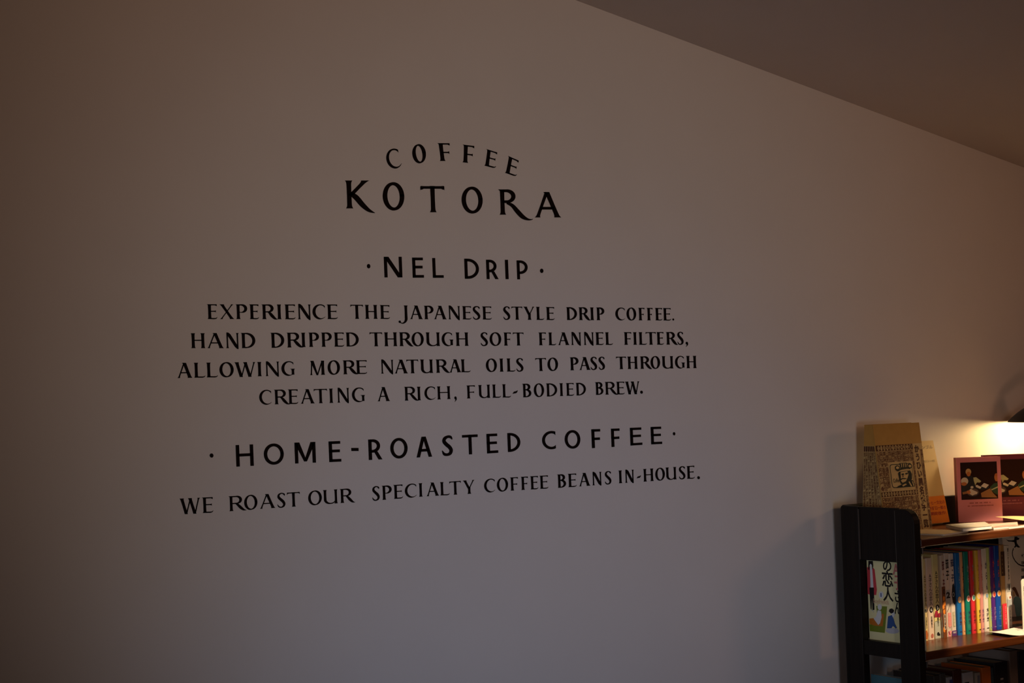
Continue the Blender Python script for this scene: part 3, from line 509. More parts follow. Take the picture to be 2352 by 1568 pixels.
def nasu_spine(kind):
    def f(b, fr, w, h):
        if kind == 0:
            block(b, fr, w, .02, .97, 0, h*.62, flat('print_darkorange', (.16, .05, .015)), .0002)
            for k in range(6): disc(b, fr, w*(.25+.5*((k*37) % 10)/10), h*(.10+.055*k if k < 2 else .22+.05*k), w*.3, .0065, flat('print_orange', (.70, .22, .03)), .0003, 9)
            write(b, fr, '茄・子', w*.30, h*.60, w*.9, h*.93, flat('print_maroon', (.13, .01, .015)), .0005, .02, True, .95)
            write(b, fr, 'の', w*.3, h*.525, w*.85, h*.59, black, .0005, .03)
            block(b, fr, w, .30, .80, h*.10, h*.285, flat('print_cream', (.72, .62, .48)), .0004); write(b, fr, '黒田硫黄', w*.36, h*.105, w*.74, h*.28, black, .0006, .02, True)
        elif kind == 1:
            write(b, fr, '茄子', w*.2, h*.68, w*.85, h*.93, black, .0005, .02, True, 1.1)
            block(b, fr, w, .05, .95, h*.40, h*.56, flat('print_grey', (.36, .37, .36)), .0003); write(b, fr, '2', w*.1, h*.46, w*.9, h*.535, black, .0005, .05)
            line2(b, fr, [(.15*w, .30*h), (.5*w, .335*h), (.85*w, .40*h)], .0012, black)
            block(b, fr, w, .30, .95, h*.12, h*.285, flat('print_coral', (.75, .20, .17)), .0004); write(b, fr, '黒田硫黄', w*.4, h*.10, w*.85, h*.28, flat('print_rose', (.75, .36, .33)), .0006, .02, True)
            shape(b, fr, [(.2*w, .005*h), (.75*w, .0), (.95*w, .06*h), (.6*w, .075*h), (.15*w, .055*h)], flat('print_pink', (.74, .28, .30)))
            line2(b, fr, [(.3*w, .065*h), (.55*w, .02*h)], .002, flat('print_maroon', (.13, .01, .015)), .0006)
        else:
            write(b, fr, '茄・子', w*.22, h*.66, w*.85, h*.93, flat('print_navy', (.03, .03, .09)), .0005, .02, True, .95)
            shape(b, fr, [(.2*w, .50*h), (.45*w, .62*h), (.75*w, .635*h), (.95*w, .55*h), (.95*w, .42*h), (.75*w, .37*h), (.4*w, .41*h)], black, .0004)
            disc(b, fr, w*.55, h*.50, w*.25, .005, flat('print_grey', (.36, .37, .36)), .0006, 14); disc(b, fr, w*.55, h*.50, w*.18, .0035, black, .0007, 14)
            block(b, fr, w, .28, .75, h*.11, h*.29, flat('print_olive', (.34, .36, .17)), .0004); write(b, fr, '黒田硫黄', w*.34, h*.115, w*.7, h*.285, flat('print_cream', (.72, .62, .48)), .0006, .02, True)
            block(b, fr, w, 0, 1, 0, h*.065, flat('print_violet', (.10, .035, .16)), .0003); write(b, fr, 'NOVEL' if False else '講談社', w*.2, h*.03, w*.85, h*.055, white_ink, .0006)
    return f
def karan_spine(ring, core, txt, title, pos=.43, half=None):
    def f(b, fr, w, h):
        if half: block(b, fr, w, .78, .97, 0, h, half, .0002)
        write(b, fr, 'からん', w*.52, h*.50, w*.92, h*.84, title, .0005, .02, True, 1.3)
        if ring: disc(b, fr, w*.60, h*pos, min(w*.42, .0062), .0072, ring, .0004); disc(b, fr, w*.66, h*pos, min(w*.28, .0042), .005, core, .0006)
        write(b, fr, '木村紺', w*.45, h*.12, w*.92, h*.285, txt, .0005, .02, True)
        block(b, fr, w, .4, .85, h*.036, h*.046, txt, .0004)
    return f
def brown_spine(b, fr, w, h):
    block(b, fr, w, .06, .94, h*.63, h*.92, flat('print_umber', (.06, .03, .015)), .0003)
    for k in range(5): block(b, fr, w, .3+.05*(k % 2), .42, h*(.66+.05*k), h*(.68+.05*k), flat('print_tan', (.40, .25, .10)), .0005)
    block(b, fr, w, .0, 1, 0, h*.30, flat('print_red', (.70, .035, .06)), .0003)
    write(b, fr, 'カフェの本', w*.55, h*.05, w*.8, h*.27, flat('print_cream', (.72, .62, .48)), .0005, 0, True)
def cafe_spine(b, fr, w, h):
    write(b, fr, '愛と大日本雑貨屋', w*.42, h*.57, w*.72, h*.97, black, .0005, .015, True, 1.05)
    block(b, fr, w, .1, .95, h*.44, h*.54, flat('print_grey', (.36, .37, .36)), .0003); block(b, fr, w, .42, .62, h*.46, h*.53, black, .0005)
    block(b, fr, w, .05, .98, h*.26, h*.36, flat('print_paleblue', (.42, .47, .50)), .0003)
    disc(b, fr, w*.5, h*.375, w*.42, .0065, white_ink, .0005); disc(b, fr, w*.62, h*.37, w*.16, .003, flat('print_rosebrown', (.42, .13, .09)), .0006)
    write(b, fr, '大日本画', w*.42, h*.08, w*.72, h*.22, flat('print_bluegrey', (.16, .18, .24)), .0005, .01, True)

G = 'comic paperbacks standing on the middle board'
def px_x(px, y):   # where a spine edge measured in the photo (at the foot of the row) stands at depth y
    d = cam_ob.matrix_world.to_3x3() @ Vector(((px-1176)/3767.6, -(1462-784)/3767.6, -1))
    return d.x/d.y*y
ZM = BOARDS[1][0]
SP = [  # measured left and right image edge at the foot, front Y, height, colour, print, label
 (2124.2, 2133.3, 2.4990, .181, ('jacket_straw', (.66, .53, .24)), aco_spine(None, '7', 'orange'), 'thin straw-yellow comic spine at the far left of the lit row'),
 (2133.6, 2147.6, 2.4985, .182, ('jacket_blush', (.66, .52, .40)), aco_spine(None, '6', 'pink'), 'blush pink comic spine with black title, second in the lit row'),
 (2148.0, 2162.4, 2.5005, .188, ('jacket_lemon', (.66, .58, .25)), aco_spine(None, '5', 'sage'), 'lemon comic spine with wine red patch and sage green foot'),
 (2163.0, 2175.7, 2.4945, .185, ('jacket_chalk', (.56, .47, .37)), nasu_spine(0), 'comic spine with dark brown lower half dotted with orange'),
 (2176.2, 2187.0, 2.4985, .188, ('jacket_ivory', (.62, .52, .43)), nasu_spine(1), 'ivory comic spine with black numeral 2 and coral name block'),
 (2187.5, 2198.3, 2.4990, .186, ('jacket_bone', (.66, .58, .50)), nasu_spine(2), 'bone white comic spine with black shape and violet foot'),
 (2198.8, 2212.0, 2.4955, .186, ('jacket_blue', (.008, .13, .42)), karan_spine(flat('print_honey', (.72, .42, .12)), flat('print_cream', (.72, .62, .48)), flat('print_navy', (.03, .03, .09)), flat('print_steel', (.25, .27, .33))), 'wide bright blue comic spine with a yellow roundel'),
 (2212.3, 2219.3, 2.4950, .187, ('jacket_peach', (.68, .36, .17)), karan_spine(None, None, flat('print_rosebrown', (.42, .13, .09)), flat('print_maroon', (.13, .01, .015))), 'thin peach orange comic spine between the blue and green ones'),
 (2219.8, 2232.3, 2.4925, .187, ('jacket_green', (.004, .20, .155)), karan_spine(white_ink, flat('print_coral', (.75, .20, .17)), flat('print_navy', (.03, .03, .09)), flat('print_steel', (.25, .27, .33))), 'emerald green comic spine with a pink roundel'),
 (2232.8, 2243.6, 2.4900, .188, ('jacket_red', (.62, .025, .04)), karan_spine(white_ink, flat('print_teal', (.07, .28, .26)), flat('print_maroon', (.13, .01, .015)), flat('print_steel', (.25, .27, .33))), 'bright red comic spine with a teal roundel'),
 (2244.0, 2255.3, 2.4860, .188, ('jacket_yellow', (.72, .50, .06)), karan_spine(flat('print_cream', (.72, .62, .48)), flat('print_honey', (.72, .42, .12)), black, flat('print_ochre', (.45, .24, .05)), .45), 'golden yellow comic spine beside the red one'),
 (2255.6, 2263.0, 2.4870, .188, ('jacket_rose', (.62, .27, .25)), karan_spine(None, None, flat('print_violet', (.10, .035, .16)), flat('print_rosebrown', (.42, .13, .09))), 'thin dusty rose comic spine between yellow and white ones'),
 (2263.5, 2274.4, 2.4880, .190, ('jacket_white', (.70, .66, .60)), karan_spine(flat('print_cream', (.72, .62, .48)), flat('print_skyblue', (.20, .34, .46)), black, flat('print_navy', (.03, .03, .09))), 'white comic spine with a blue roundel and black brush letters'),
 (2274.7, 2281.0, 2.4880, .191, ('jacket_moss', (.40, .48, .16)), karan_spine(flat('print_leaf', (.28, .45, .10)), flat('print_leaf', (.28, .45, .10)), flat('print_skyblue', (.20, .34, .46)), flat('print_olive', (.34, .36, .17))), 'thin moss green comic spine next to the white one'),
 (2281.6, 2291.0, 2.4895, .192, ('jacket_purple', (.085, .018, .20)), karan_spine(flat('print_blush', (.72, .45, .40)), flat('print_crimson', (.72, .09, .06)), flat('print_lilac', (.30, .20, .42)), flat('print_crimson', (.72, .09, .06))), 'deep purple comic spine with a red roundel'),
 (2291.4, 2303.2, 2.4885, .193, ('jacket_cobalt', (.006, .065, .38)), karan_spine(flat('print_cream', (.72, .62, .48)), flat('print_tangerine', (.75, .25, .03)), flat('print_sky', (.08, .22, .50)), flat('print_crimson', (.72, .09, .06))), 'dark cobalt blue comic spine with an orange roundel'),
 (2303.6, 2315.2, 2.4860, .194, ('jacket_caramel', (.44, .25, .085)), brown_spine, 'caramel brown book spine with a red lower band'),
 (2315.7, 2327.8, 2.4845, .191, ('jacket_porcelain', (.68, .64, .58)), cafe_spine, 'white book spine with grey block at the right end of the lit row'),
]
x_prev = 0
for i, (p0, p1, yf, h, (mn, mc), f, lab) in enumerate(SP):
    a, c = px_x(p0, yf), px_x(p1, yf)
    a = max(a, x_prev+.0003); x_prev = c
    spine_book('comic_book' if i < 16 else 'paperback_book', lab, a, c, yf, ZM, h, .112 if i < 16 else .108, mat(mn, mc, .38, .45), f, G, rnd=min(.0035, (c-a)*.3))

# lower board, in deep shade
GL = 'books in the dark on the lower board'
def plain(col=None, u0=.25, u1=.8, v0=.6, v1=.9, rows=0):
    def f(b, fr, w, h):
        if col: block(b, fr, w, u0, u1, h*v0, h*v1, col, .0003)
        for k in range(rows): block(b, fr, w, .4, .62, h*(.72+.05*k), h*(.74+.05*k), flat('print_grey', (.36, .37, .36)), .0005)
    return f
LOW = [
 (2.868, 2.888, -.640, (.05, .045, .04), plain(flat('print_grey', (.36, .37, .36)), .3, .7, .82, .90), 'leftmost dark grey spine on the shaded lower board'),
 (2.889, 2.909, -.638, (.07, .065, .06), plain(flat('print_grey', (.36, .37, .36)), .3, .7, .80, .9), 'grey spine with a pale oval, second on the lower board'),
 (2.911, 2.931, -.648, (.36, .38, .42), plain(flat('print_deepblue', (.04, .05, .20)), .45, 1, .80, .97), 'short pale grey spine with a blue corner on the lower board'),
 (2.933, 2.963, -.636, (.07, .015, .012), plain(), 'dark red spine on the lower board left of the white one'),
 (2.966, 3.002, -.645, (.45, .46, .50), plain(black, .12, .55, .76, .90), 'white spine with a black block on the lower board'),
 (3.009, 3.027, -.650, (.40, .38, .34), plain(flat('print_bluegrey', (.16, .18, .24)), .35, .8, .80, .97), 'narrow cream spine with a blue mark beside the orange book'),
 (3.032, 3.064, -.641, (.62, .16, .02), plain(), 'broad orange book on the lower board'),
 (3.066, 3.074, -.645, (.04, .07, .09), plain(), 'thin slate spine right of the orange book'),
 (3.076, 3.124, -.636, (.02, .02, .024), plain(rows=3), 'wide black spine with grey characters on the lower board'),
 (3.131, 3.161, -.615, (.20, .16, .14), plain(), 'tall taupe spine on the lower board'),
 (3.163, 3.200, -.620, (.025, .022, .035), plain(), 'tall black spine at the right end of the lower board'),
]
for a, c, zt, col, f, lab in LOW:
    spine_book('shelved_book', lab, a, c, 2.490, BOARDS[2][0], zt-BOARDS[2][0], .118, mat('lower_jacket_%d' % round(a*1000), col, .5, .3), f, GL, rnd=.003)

# ------------------------------------------------------------------ books seen through the slot of the end panel
def end_cover():
    root = thing('comic_book', 'cream illustrated comic facing out through the slot of the dark end panel', 'book', (2.736, 2.47, ZM))
    cream = mat('cover_cream', (.72, .68, .38), .5, .3)
    b = MB(); x = 2.7290; y0, y1 = 2.5467, 2.3990; z1 = -.3560; t = .015
    for xx in (x, x+t-.0012): b.box(xx, xx+.0012, y1, y0, ZM, z1, cream)
    b.box(x+.0012, x+t-.0012, y0-.0012, y0, ZM, z1, cream)
    fr = Frame((x, y0, ZM), (0, -1, 0), (0, 0, 1))
    def q(px, py):
        xl = 262+.0338*(py-515)
        return ((px-xl)*.0003357*KP, (-.3782-.000258*(py-.093*(px-xl)-515))*KP-ZM)
    def pl(pts, m, off=.0003): shape(b, fr, [q(*p) for p in pts], m, off)
    def ell(cx, cy, rx, ry, m, off=.0004): pl([(cx+rx*math.cos(2*math.pi*k/20), cy+ry*math.sin(2*math.pi*k/20)) for k in range(20)], m, off)
    red = flat('art_red', (.52, .045, .06)); ol = flat('art_olive', (.16, .21, .012)); og = flat('art_orange', (.48, .15, .012)); wh = flat('art_white', (.62, .64, .66)); bl = flat('art_blue', (.02, .075, .26)); lav = flat('art_lavender', (.44, .45, .52))
    pl([(266, 572), (292, 566), (296, 750), (291, 808), (271, 800)], red); pl([(311, 566), (333, 590), (352, 765), (345, 811), (320, 808), (322, 740)], red)
    pl([(288, 570), (314, 570), (324, 748), (292, 748)], wh, .0002); ell(302, 547, 13, 20, wh, .0004)
    pl([(279, 516), (318, 517), (322, 560), (314, 600), (309, 552), (298, 540), (289, 556), (287, 596), (277, 590)], black, .0005)
    pl([(285, 745), (326, 745), (329, 936), (312, 940), (308, 830), (304, 938), (296, 928)], black, .0004)
    line2(b, fr, [q(300, 940), q(316, 942), q(324, 960)], .0012, lav)
    for s, x0, y0_, x1, y1_ in (('の', 408, 604, 478, 520), ('恋', 398, 735, 490, 606), ('人', 408, 860, 492, 745), ('さ', 508, 868, 556, 772), ('ん', 505, 968, 556, 872)):
        (ua, va), (ub, vb) = q(x0, y0_), q(x1, y1_); write(b, fr, s, ua, va, ub, vb, black, .0005, .022)
    for s, x0, y0_, x1, y1_ in (('A', 492, 636, 545, 546), ('子', 505, 765, 556, 645)):
        (ua, va), (ub, vb) = q(x0, y0_), q(x1, y1_); write(b, fr, s, ua, va, ub, vb, flat('art_coral', (.55, .16, .15)), .0005, .02)
    ell(389, 808, 21, 30, wh); (ua, va), (ub, vb) = q(385, 824), q(392, 793); write(b, fr, '1', ua, va, ub, vb, bl, .0006, .02)
    (ua, va), (ub, vb) = q(322, 892), q(455, 850); write(b, fr, 'boyfriends', ua, va, ub, vb, flat('art_pale_coral', (.58, .34, .24)), .0005)
    pl([(345, 902), (440, 906), (418, 1132), (288, 1120), (284, 1062), (345, 1060), (352, 980)], ol, .0003)
    pl([(284, 1012), (322, 1008), (372, 1060), (396, 966), (413, 974), (401, 1076), (330, 1072), (285, 1058)], og, .0004)
    ell(376, 912, 19, 26, wh, .0006); pl([(358, 938), (388, 945), (392, 1000), (378, 1050), (362, 1066), (322, 1012), (345, 990)], wh, .0005)
    ell(492, 972, 14, 26, wh, .0004); pl([(455, 948), (462, 926), (484, 922), (500, 938), (494, 958), (474, 966)], black, .0006)
    pl([(448, 990), (480, 978), (496, 1010), (506, 1050), (524, 1085), (514, 1092), (490, 1070), (476, 1090), (438, 1092)], bl, .0005)
    ell(484, 1112, 58, 24, lav, .0003)
    link('cover', b, root)
    b = MB(); b.box(x+.0013, x+t-.0013, y1+.001, y0-.0013, ZM+.0008, z1-.002, pages); link('page_block', b, root)
    root = thing('magazine', 'teal book with pale page edges in the lower slot of the end panel', 'magazine', (2.738, 2.48, BOARDS[2][0]))
    teal = mat('cover_teal', (.05, .14, .18), .5, .3)
    b = MB(); x = 2.7290; zb = BOARDS[2][0]; z1 = -.6250
    for xx in (x, x+.0148): b.box(xx, xx+.0012, 2.412, 2.547, zb, z1, teal)
    fr = Frame((x, 2.547, zb), (0, -1, 0), (0, 0, 1))
    for k in range(5): shape(b, fr, [(.02+.012*k, .185), (.028+.012*k, .185), (.024+.012*k, .215), (.018+.012*k, .21)], flat('art_lavender', (.44, .45, .52)))
    link('cover', b, root)
    b = MB(); b.box(x+.0013, x+.0147, 2.413, 2.546, zb+.0005, z1-.0006, paper); link('page_block', b, root)
end_cover()

# ------------------------------------------------------------------ tall white picture book facing out at the right of the row
def picture_book():
    root = thing('picture_book', 'tall white cover with a black cat and a woman in teal, right of the spines', 'book', (3.36, 2.606, ZM))
    b = MB(); yw = 2.600; x0, x1 = 3.262, 3.470; z1 = -.3420
    white = mat('cover_white', (.70, .68, .66), .4, .4)
    b.box(x0, x1, yw, yw+.0012, ZM, z1, white); b.box(x0, x1, yw+.0108, yw+.012, ZM, z1, white); b.box(x0, x0+.0012, yw+.0012, yw+.0108, ZM, z1, white)
    fr = Frame((x0, yw, ZM), (1, 0, 0), (0, 0, 1))
    q = lambda x, y: (3.2747+(x-365)*.000263-(y-180)*.0000118-x0, -.3717-(y-180)*.000175-(x-365)*.0000195-ZM)
    pl = lambda pts, m, off=.0004: shape(b, fr, [q(*p) for p in pts], m, off)
    pl([(362, 178), (400, 190), (440, 192), (482, 186), (488, 150), (492, 128), (508, 146), (522, 132), (530, 150), (562, 165), (545, 184), (518, 188), (522, 230), (545, 262), (572, 288), (540, 292), (512, 276), (498, 294), (478, 288), (496, 262), (484, 216), (440, 208), (400, 206)], black)
    line2(b, fr, [q(*p) for p in [(474, 300), (458, 345), (456, 385), (470, 430), (500, 480), (540, 520), (585, 540), (632, 546)]], .0030, black)
    tl = flat('art_teal', (.14, .30, .32)); br = flat('art_brown', (.12, .055, .03)); sk = flat('art_skin', (.55, .40, .22))
    pl([(452, 850), (478, 832), (505, 845), (524, 885), (545, 935), (562, 1000), (540, 985), (512, 950), (492, 905), (470, 880)], br, .0005)
    pl([(460, 905), (476, 890), (494, 910), (498, 955), (480, 970), (462, 955)], sk, .0004)
    pl([(478, 985), (508, 965), (545, 968), (580, 1010), (590, 1110), (580, 1200), (562, 1270), (545, 1302), (520, 1260), (500, 1180), (490, 1090), (468, 1060)], tl, .0006)
    pl([(478, 1300), (488, 1320), (522, 1350), (520, 1395), (484, 1396), (476, 1360)], flat('print_rosebrown', (.42, .13, .09)))
    line2(b, fr, [q(480, 1330), q(560, 1345), q(640, 1345)], .0008, flat('print_grey', (.36, .37, .36)))
    for k, s in enumerate('幻珈琲時間'):
        (ua, va), (ub, vb) = q(585, 430+100*k), q(640, 375+100*k); write(b, fr, s, ua, va, ub, vb, black, .0005, .02)
    link('cover', b, root)
    b = MB(); b.box(x0+.0013, x1-.001, yw+.0013, yw+.0107, ZM+.001, z1-.001, pages); link('page_block', b, root)
picture_book()

def shelf_card():
    b = MB(); n = 6; x0, x1, z1, r = 3.1215, 3.185, -.4435, .008; y = 2.440
    P = [(x0, ZM)]+[(x0+r-r*math.cos(R(90*k/n)), z1-r+r*math.sin(R(90*k/n))) for k in range(n+1)]+[(x1-r+r*math.sin(R(90*k/n)), z1-r+r*math.cos(R(90*k/n))) for k in range(n+1)]+[(x1, ZM)]
    root = thing('shelf_card', 'upright white card with rounded corners standing at the right before the spines', 'card', ((x0+x1)/2, y, ZM))
    b.prism([(px, y, pz) for px, pz in P], (0, .0016, 0), paper)
    fr = Frame((x0, y, ZM), (1, 0, 0), (0, 0, 1)); write(b, fr, '図書案内', .0065, .050, .0115, .100, black, .0003, 0, True); link('card', b, root)
    b = MB(); b.box(x0+.01, x1-.01, y-.008, y+.014, ZM, ZM+.0016, paper, .0005); link('foot', b, root)
shelf_card()

def sheet(name, label, cat_, corners, z, curl, m, nx=16, ny=10, t=.0004, marks=None, group=None):
    """a limp sheet: bilinear patch of four plan corners, heights from curl(u, v)"""
    b = MB(); A, B, C_, D = [Vector((*c, 0)) for c in corners]
    def P(u, v, dz=0):
        p = (A*(1-u)+B*u)*(1-v)+(D*(1-u)+C_*u)*v; return (p.x, p.y, z+curl(u, v)+dz)
    vs = []; fs = []
    for k in (0, t):
        for j in range(ny+1):
            for i in range(nx+1): vs.append(P(i/nx, j/ny, k))
    N = (nx+1)*(ny+1); id_ = lambda i, j, k: k*N+j*(nx+1)+i
    for j in range(ny):
        for i in range(nx):
            fs.append((id_(i, j, 1), id_(i+1, j, 1), id_(i+1, j+1, 1), id_(i, j+1, 1))); fs.append((id_(i, j, 0), id_(i, j+1, 0), id_(i+1, j+1, 0), id_(i+1, j, 0)))
    for i in range(nx):
        for j, o in ((0, 0), (ny, 1)):
            q = (id_(i, j, 0), id_(i+1, j, 0), id_(i+1, j, 1), id_(i, j, 1)); fs.append(q if not o else q[::-1])
    for j in range(ny):
        for i, o in ((0, 1), (nx, 0)):
            q = (id_(i, j, 0), id_(i, j+1, 0), id_(i, j+1, 1), id_(i, j, 1)); fs.append(q[::-1] if not o else q)
    b.raw(vs, fs, m)
    for (u0, u1, v0, v1, mm) in marks or []:
        b.poly([P(u0, v0, t+.0003), P(u1, v0, t+.0003), P(u1, v1, t+.0003), P(u0, v1, t+.0003)], mm)
    return tag(link(name, b, smooth=False), label, cat_, group)
ZT = BOARDS[0][0]
grey = flat('print_grey', (.36, .37, .36))
sheet('paper_sheet', 'curling white paper lying on the middle board at the lower right', 'paper', [(3.012, 2.392), (3.30, 2.392), (3.30, 2.470), (3.020, 2.470)], ZM+.0004,
      lambda u, v: .006*max(0, 1-u/.16)**1.5+.010*max(0, (u-.22)/.78)**1.3+.003*v*u, paper, 24, 8, marks=[(.30+.02*(k % 2), .62, .15+.12*k, .18+.12*k, grey) for k in range(6)])
sheet('paper_sheet', 'tan paper with a raised wavy edge on the top board, beside the pink books', 'paper', [(3.148, 2.440), (3.315, 2.425), (3.318, 2.498), (3.170, 2.545)], ZT+.0005,
      lambda u, v: .0075+.004*math.sin(3.3*u+1.2)*v, mat('tan_paper', (.62, .42, .20), .7, .2), 20, 8)
def booklets():
    cover = mat('booklet_cream', (.62, .48, .28), .6, .25)
    def booklet(name, lab, P, z, h, m, marks=(), grp=None):
        root = thing(name, lab, 'booklet', (P[0][0], P[0][1], z), grp)
        b = MB(); b.prism([(x, y, z+h-.0007) for x, y in P], (0, 0, .0007), m); b.prism([(x, y, z) for x, y in P], (0, 0, .0006), m)
        A, B, C_, D = [Vector((x, y, z+h+.0002)) for x, y in P]
        at = lambda u, v: (A*(1-u)+B*u)*(1-v)+(D*(1-u)+C_*u)*v
        for u0, u1, v0, v1, mm in marks: b.poly([at(u0, v0), at(u1, v0), at(u1, v1), at(u0, v1)], mm)
        link('cover', b, root)
        c = sum((Vector((x, y, 0)) for x, y in P), Vector())/4
        b = MB(); b.prism([(c.x+(x-c.x)*.985, c.y+(y-c.y)*.985, z+.0007) for x, y in P], (0, 0, h-.0015), paper); link('page_block', b, root)
    booklet('booklet', 'cream booklet lying at the left front corner of the top board', [(2.812, 2.396), (2.915, 2.414), (2.897, 2.520), (2.790, 2.502)], ZT, .0036, cover)
    booklet('booklet', 'thick white booklet lying on the top board in front of the pink book', [(2.884, 2.404), (2.976, 2.399), (3.052, 2.480), (2.946, 2.505)], ZT+.0038, .0072, paper_cream,
            [(.12+.1*k, .30+.12*k, .62+.06*(k % 2), .66+.06*(k % 2), grey) for k in range(4)])
    pinkish = mat('leaflet_mauve', (.46, .30, .25), .6, .25)
    booklet('leaflet', 'mauve leaflet lying on the top board right of the thick white booklet', [(2.992, 2.408), (3.070, 2.402), (3.145, 2.462), (3.060, 2.486)], ZT, .0052, pinkish, [(.1, .9, .12, .18, flat('print_maroon', (.13, .01, .015))), (.05, .95, .5, .55, paper)])
    booklet('leaflet', 'long white leaflet along the front edge of the top board', [(3.022, 2.3905), (3.26, 2.3905), (3.26, 2.4225), (3.085, 2.4005)], ZT, .0050, paper_cream)
booklets()

# ------------------------------------------------------------------ books standing on the top board
def brown_book():
    fx, bx, W_ = 2.7915, 2.7915, .1545
    f0, f1, b0, b1 = 2.543, 2.570, 2.614, 2.5955; z1 = -.0762
    root = thing('hardcover_book', 'tall brown book covered in dense Japanese print with a portrait emblem', 'book', (2.87, 2.58, ZT))
    fr = Frame((fx, f0, ZT), (1, 0, 0), (0, f1-f0, z1-ZT)); H = math.hypot(f1-f0, z1-ZT)
    b = MB(); t = .0022
    b.prism([fr(0, 0), fr(W_, 0), fr(W_, H), fr(0, H)], -fr.n*t, kraft)
    cols = '珈琲可否架非加茶骨川豆香味苦煎焙滴湯杯甘黒焼濃淡茶亭館店園'
    random.seed(3)
    def columns(face, u0, u1, v0, v1, n, rows, m, lines=True):
        txt = '\n'.join(''.join(random.choice(cols) for _ in range(n)) for _ in range(rows))
        write(b, face, txt, u0, v0, u1, v1, m, .00035, .028, False, .92)
        if lines:
            for k in range(n+1):
                u = u0+(u1-u0)*k/n; line2(b, face, [(u, v0), (u, v1)], .0007, m, .0003)
    top = H*.805; uT = W_*.785
    # numeral row, upper columns, second numeral row, lower columns
    shape(b, fr, [(0, .0004), (W_, .0004), (W_, top), (0, top)], kraft_pale, .00012)
    shape(b, fr, [(0, top-.013), (W_*.79, top-.013), (W_*.79, top), (0, top)], kraftprint, .0002)
    ns = '⑫⑪⑩987654321'
    for k, s in enumerate(ns):
        u = .004+(uT-.006)*k/len(ns); disc(b, fr, u+.0045, top-.0065, .0040, .0056, kraft_pale, .0004, 16)
        write(b, fr, {'⑫': '12', '⑪': '11', '⑩': '10'}.get(s, s), u+.002, top-.0105, u+.007, top-.0025, kraftprint, .0006, .01)
    eu0, eu1, ev0, ev1 = W_*.225, W_*.735, H*.395, H*.635
    columns(fr, .001, uT, ev1+.002, top-.014, 13, 6, krafttext)
    columns(fr, .001, eu0-.002, ev0-.004, ev1+.002, 3, 6, krafttext); columns(fr, eu1+.002, uT, ev0-.004, ev1+.002, 1, 6, krafttext)
    shape(b, fr, [(0, ev0-.016), (uT, ev0-.016), (uT, ev0-.005), (0, ev0-.005)], kraftprint, .0002)
    for k in range(13): disc(b, fr, .006+(uT-.012)*k/12, ev0-.0105, .0036, .0046, kraft_pale, .0004, 16); write(b, fr, str(13+k), .0035+(uT-.012)*k/12, ev0-.0135, .0085+(uT-.012)*k/12, ev0-.0075, kraftprint, .0006, .01)
    columns(fr, .001, uT, .001, ev0-.017, 13, 7, krafttext)
    columns(fr, W_*.945, W_-.0008, .002, top-.014, 1, 22, krafttext)
    write(b, fr, 'かうひい異名熟字一覧', W_*.815, .004, W_*.925, top-.004, kraftprint, .0006, .045, True, 1.02)
    # emblem: rounded frame with a man in a brimmed hat
    def rr(u0, v0, u1, v1, r, m, off):
        P = []
        for cu, cv, a in ((u1-r, v1-r, 0), (u0+r, v1-r, 90), (u0+r, v0+r, 180), (u1-r, v0+r, 270)):
            P += [(cu+r*math.cos(R(a+15*k)), cv+r*math.sin(R(a+15*k))) for k in range(7)]
        shape(b, fr, P, m, off)
    rr(eu0, ev0, eu1, ev1, .009, kraft_pale, .0005); rr(eu0+.0025, ev0+.0025, eu1-.0025, ev1-.0025, .007, emblem, .0007); rr(eu0+.0042, ev0+.0042, eu1-.0042, ev1-.0042, .006, kraft_pale, .0009)
    ew, eh = eu1-eu0, ev1-ev0; E = lambda pts, m, off: shape(b, fr, [(eu0+ew*x, ev0+eh*y) for x, y in pts], m, off)
    Z = lambda pts, m, off: E([((x-310)/185, 1-(y-400)/190) for x, y in pts], m, off)
    Z([(390, 560), (425, 545), (455, 530), (480, 535), (492, 560), (492, 583), (345, 583), (360, 570)], emblem, .0011)          # coat
    Z([(372, 478), (382, 466), (470, 462), (480, 490), (476, 525), (452, 552), (405, 566), (384, 556), (376, 520)], emblem, .0012)   # hair and beard
    Z([(392, 470), (446, 466), (452, 492), (440, 518), (424, 540), (398, 548), (386, 532), (390, 505)], kraft_pale, .0014)      # face
    Z([(396, 482), (416, 480), (417, 492), (400, 494)], emblem, .0016); Z([(426, 480), (446, 476), (448, 488), (430, 492)], emblem, .0016)
    Z([(384, 520), (402, 512), (424, 516), (438, 522), (420, 524), (400, 522), (388, 530)], emblem, .0016); Z([(404, 494), (412, 494), (410, 508), (402, 508)], kraftprint, .0016)
    Z([(352, 448), (372, 464), (404, 452), (444, 448), (470, 452), (484, 436), (478, 424), (466, 436), (440, 436), (400, 440), (376, 446), (362, 436)], emblem, .0018)   # hat brim
    Z([(396, 440), (392, 404), (448, 403), (444, 438)], emblem, .0018)
    for xx in (402, 418, 432): Z([(xx, 436), (xx-1, 407), (xx+6, 407), (xx+6, 435)], kraft_pale, .0020)
    for cx_, cy_ in ((372, 436), (470, 430)):
        Z([(cx_+19*math.cos(R(20*k)), cy_+17*math.sin(R(20*k))) for k in range(18)], emblem, .0017); Z([(cx_+12*math.cos(R(20*k)), cy_+10*math.sin(R(20*k))) for k in range(18)], kraft_pale, .0019)
    Z([(445, 545), (452, 541), (470, 578), (460, 580)], kraft_pale, .0016); Z([(472, 542), (480, 545), (486, 578), (480, 580)], kraft_pale, .0016); Z([(392, 566), (420, 556), (430, 562), (398, 576)], kraft_pale, .0016)
    write(b, fr, 'Coffee', eu0+ew*.10, ev0+eh*.25, eu0+ew*.36, ev0+eh*.40, emblem, .0017, .01)
    link('front_cover', b, root)
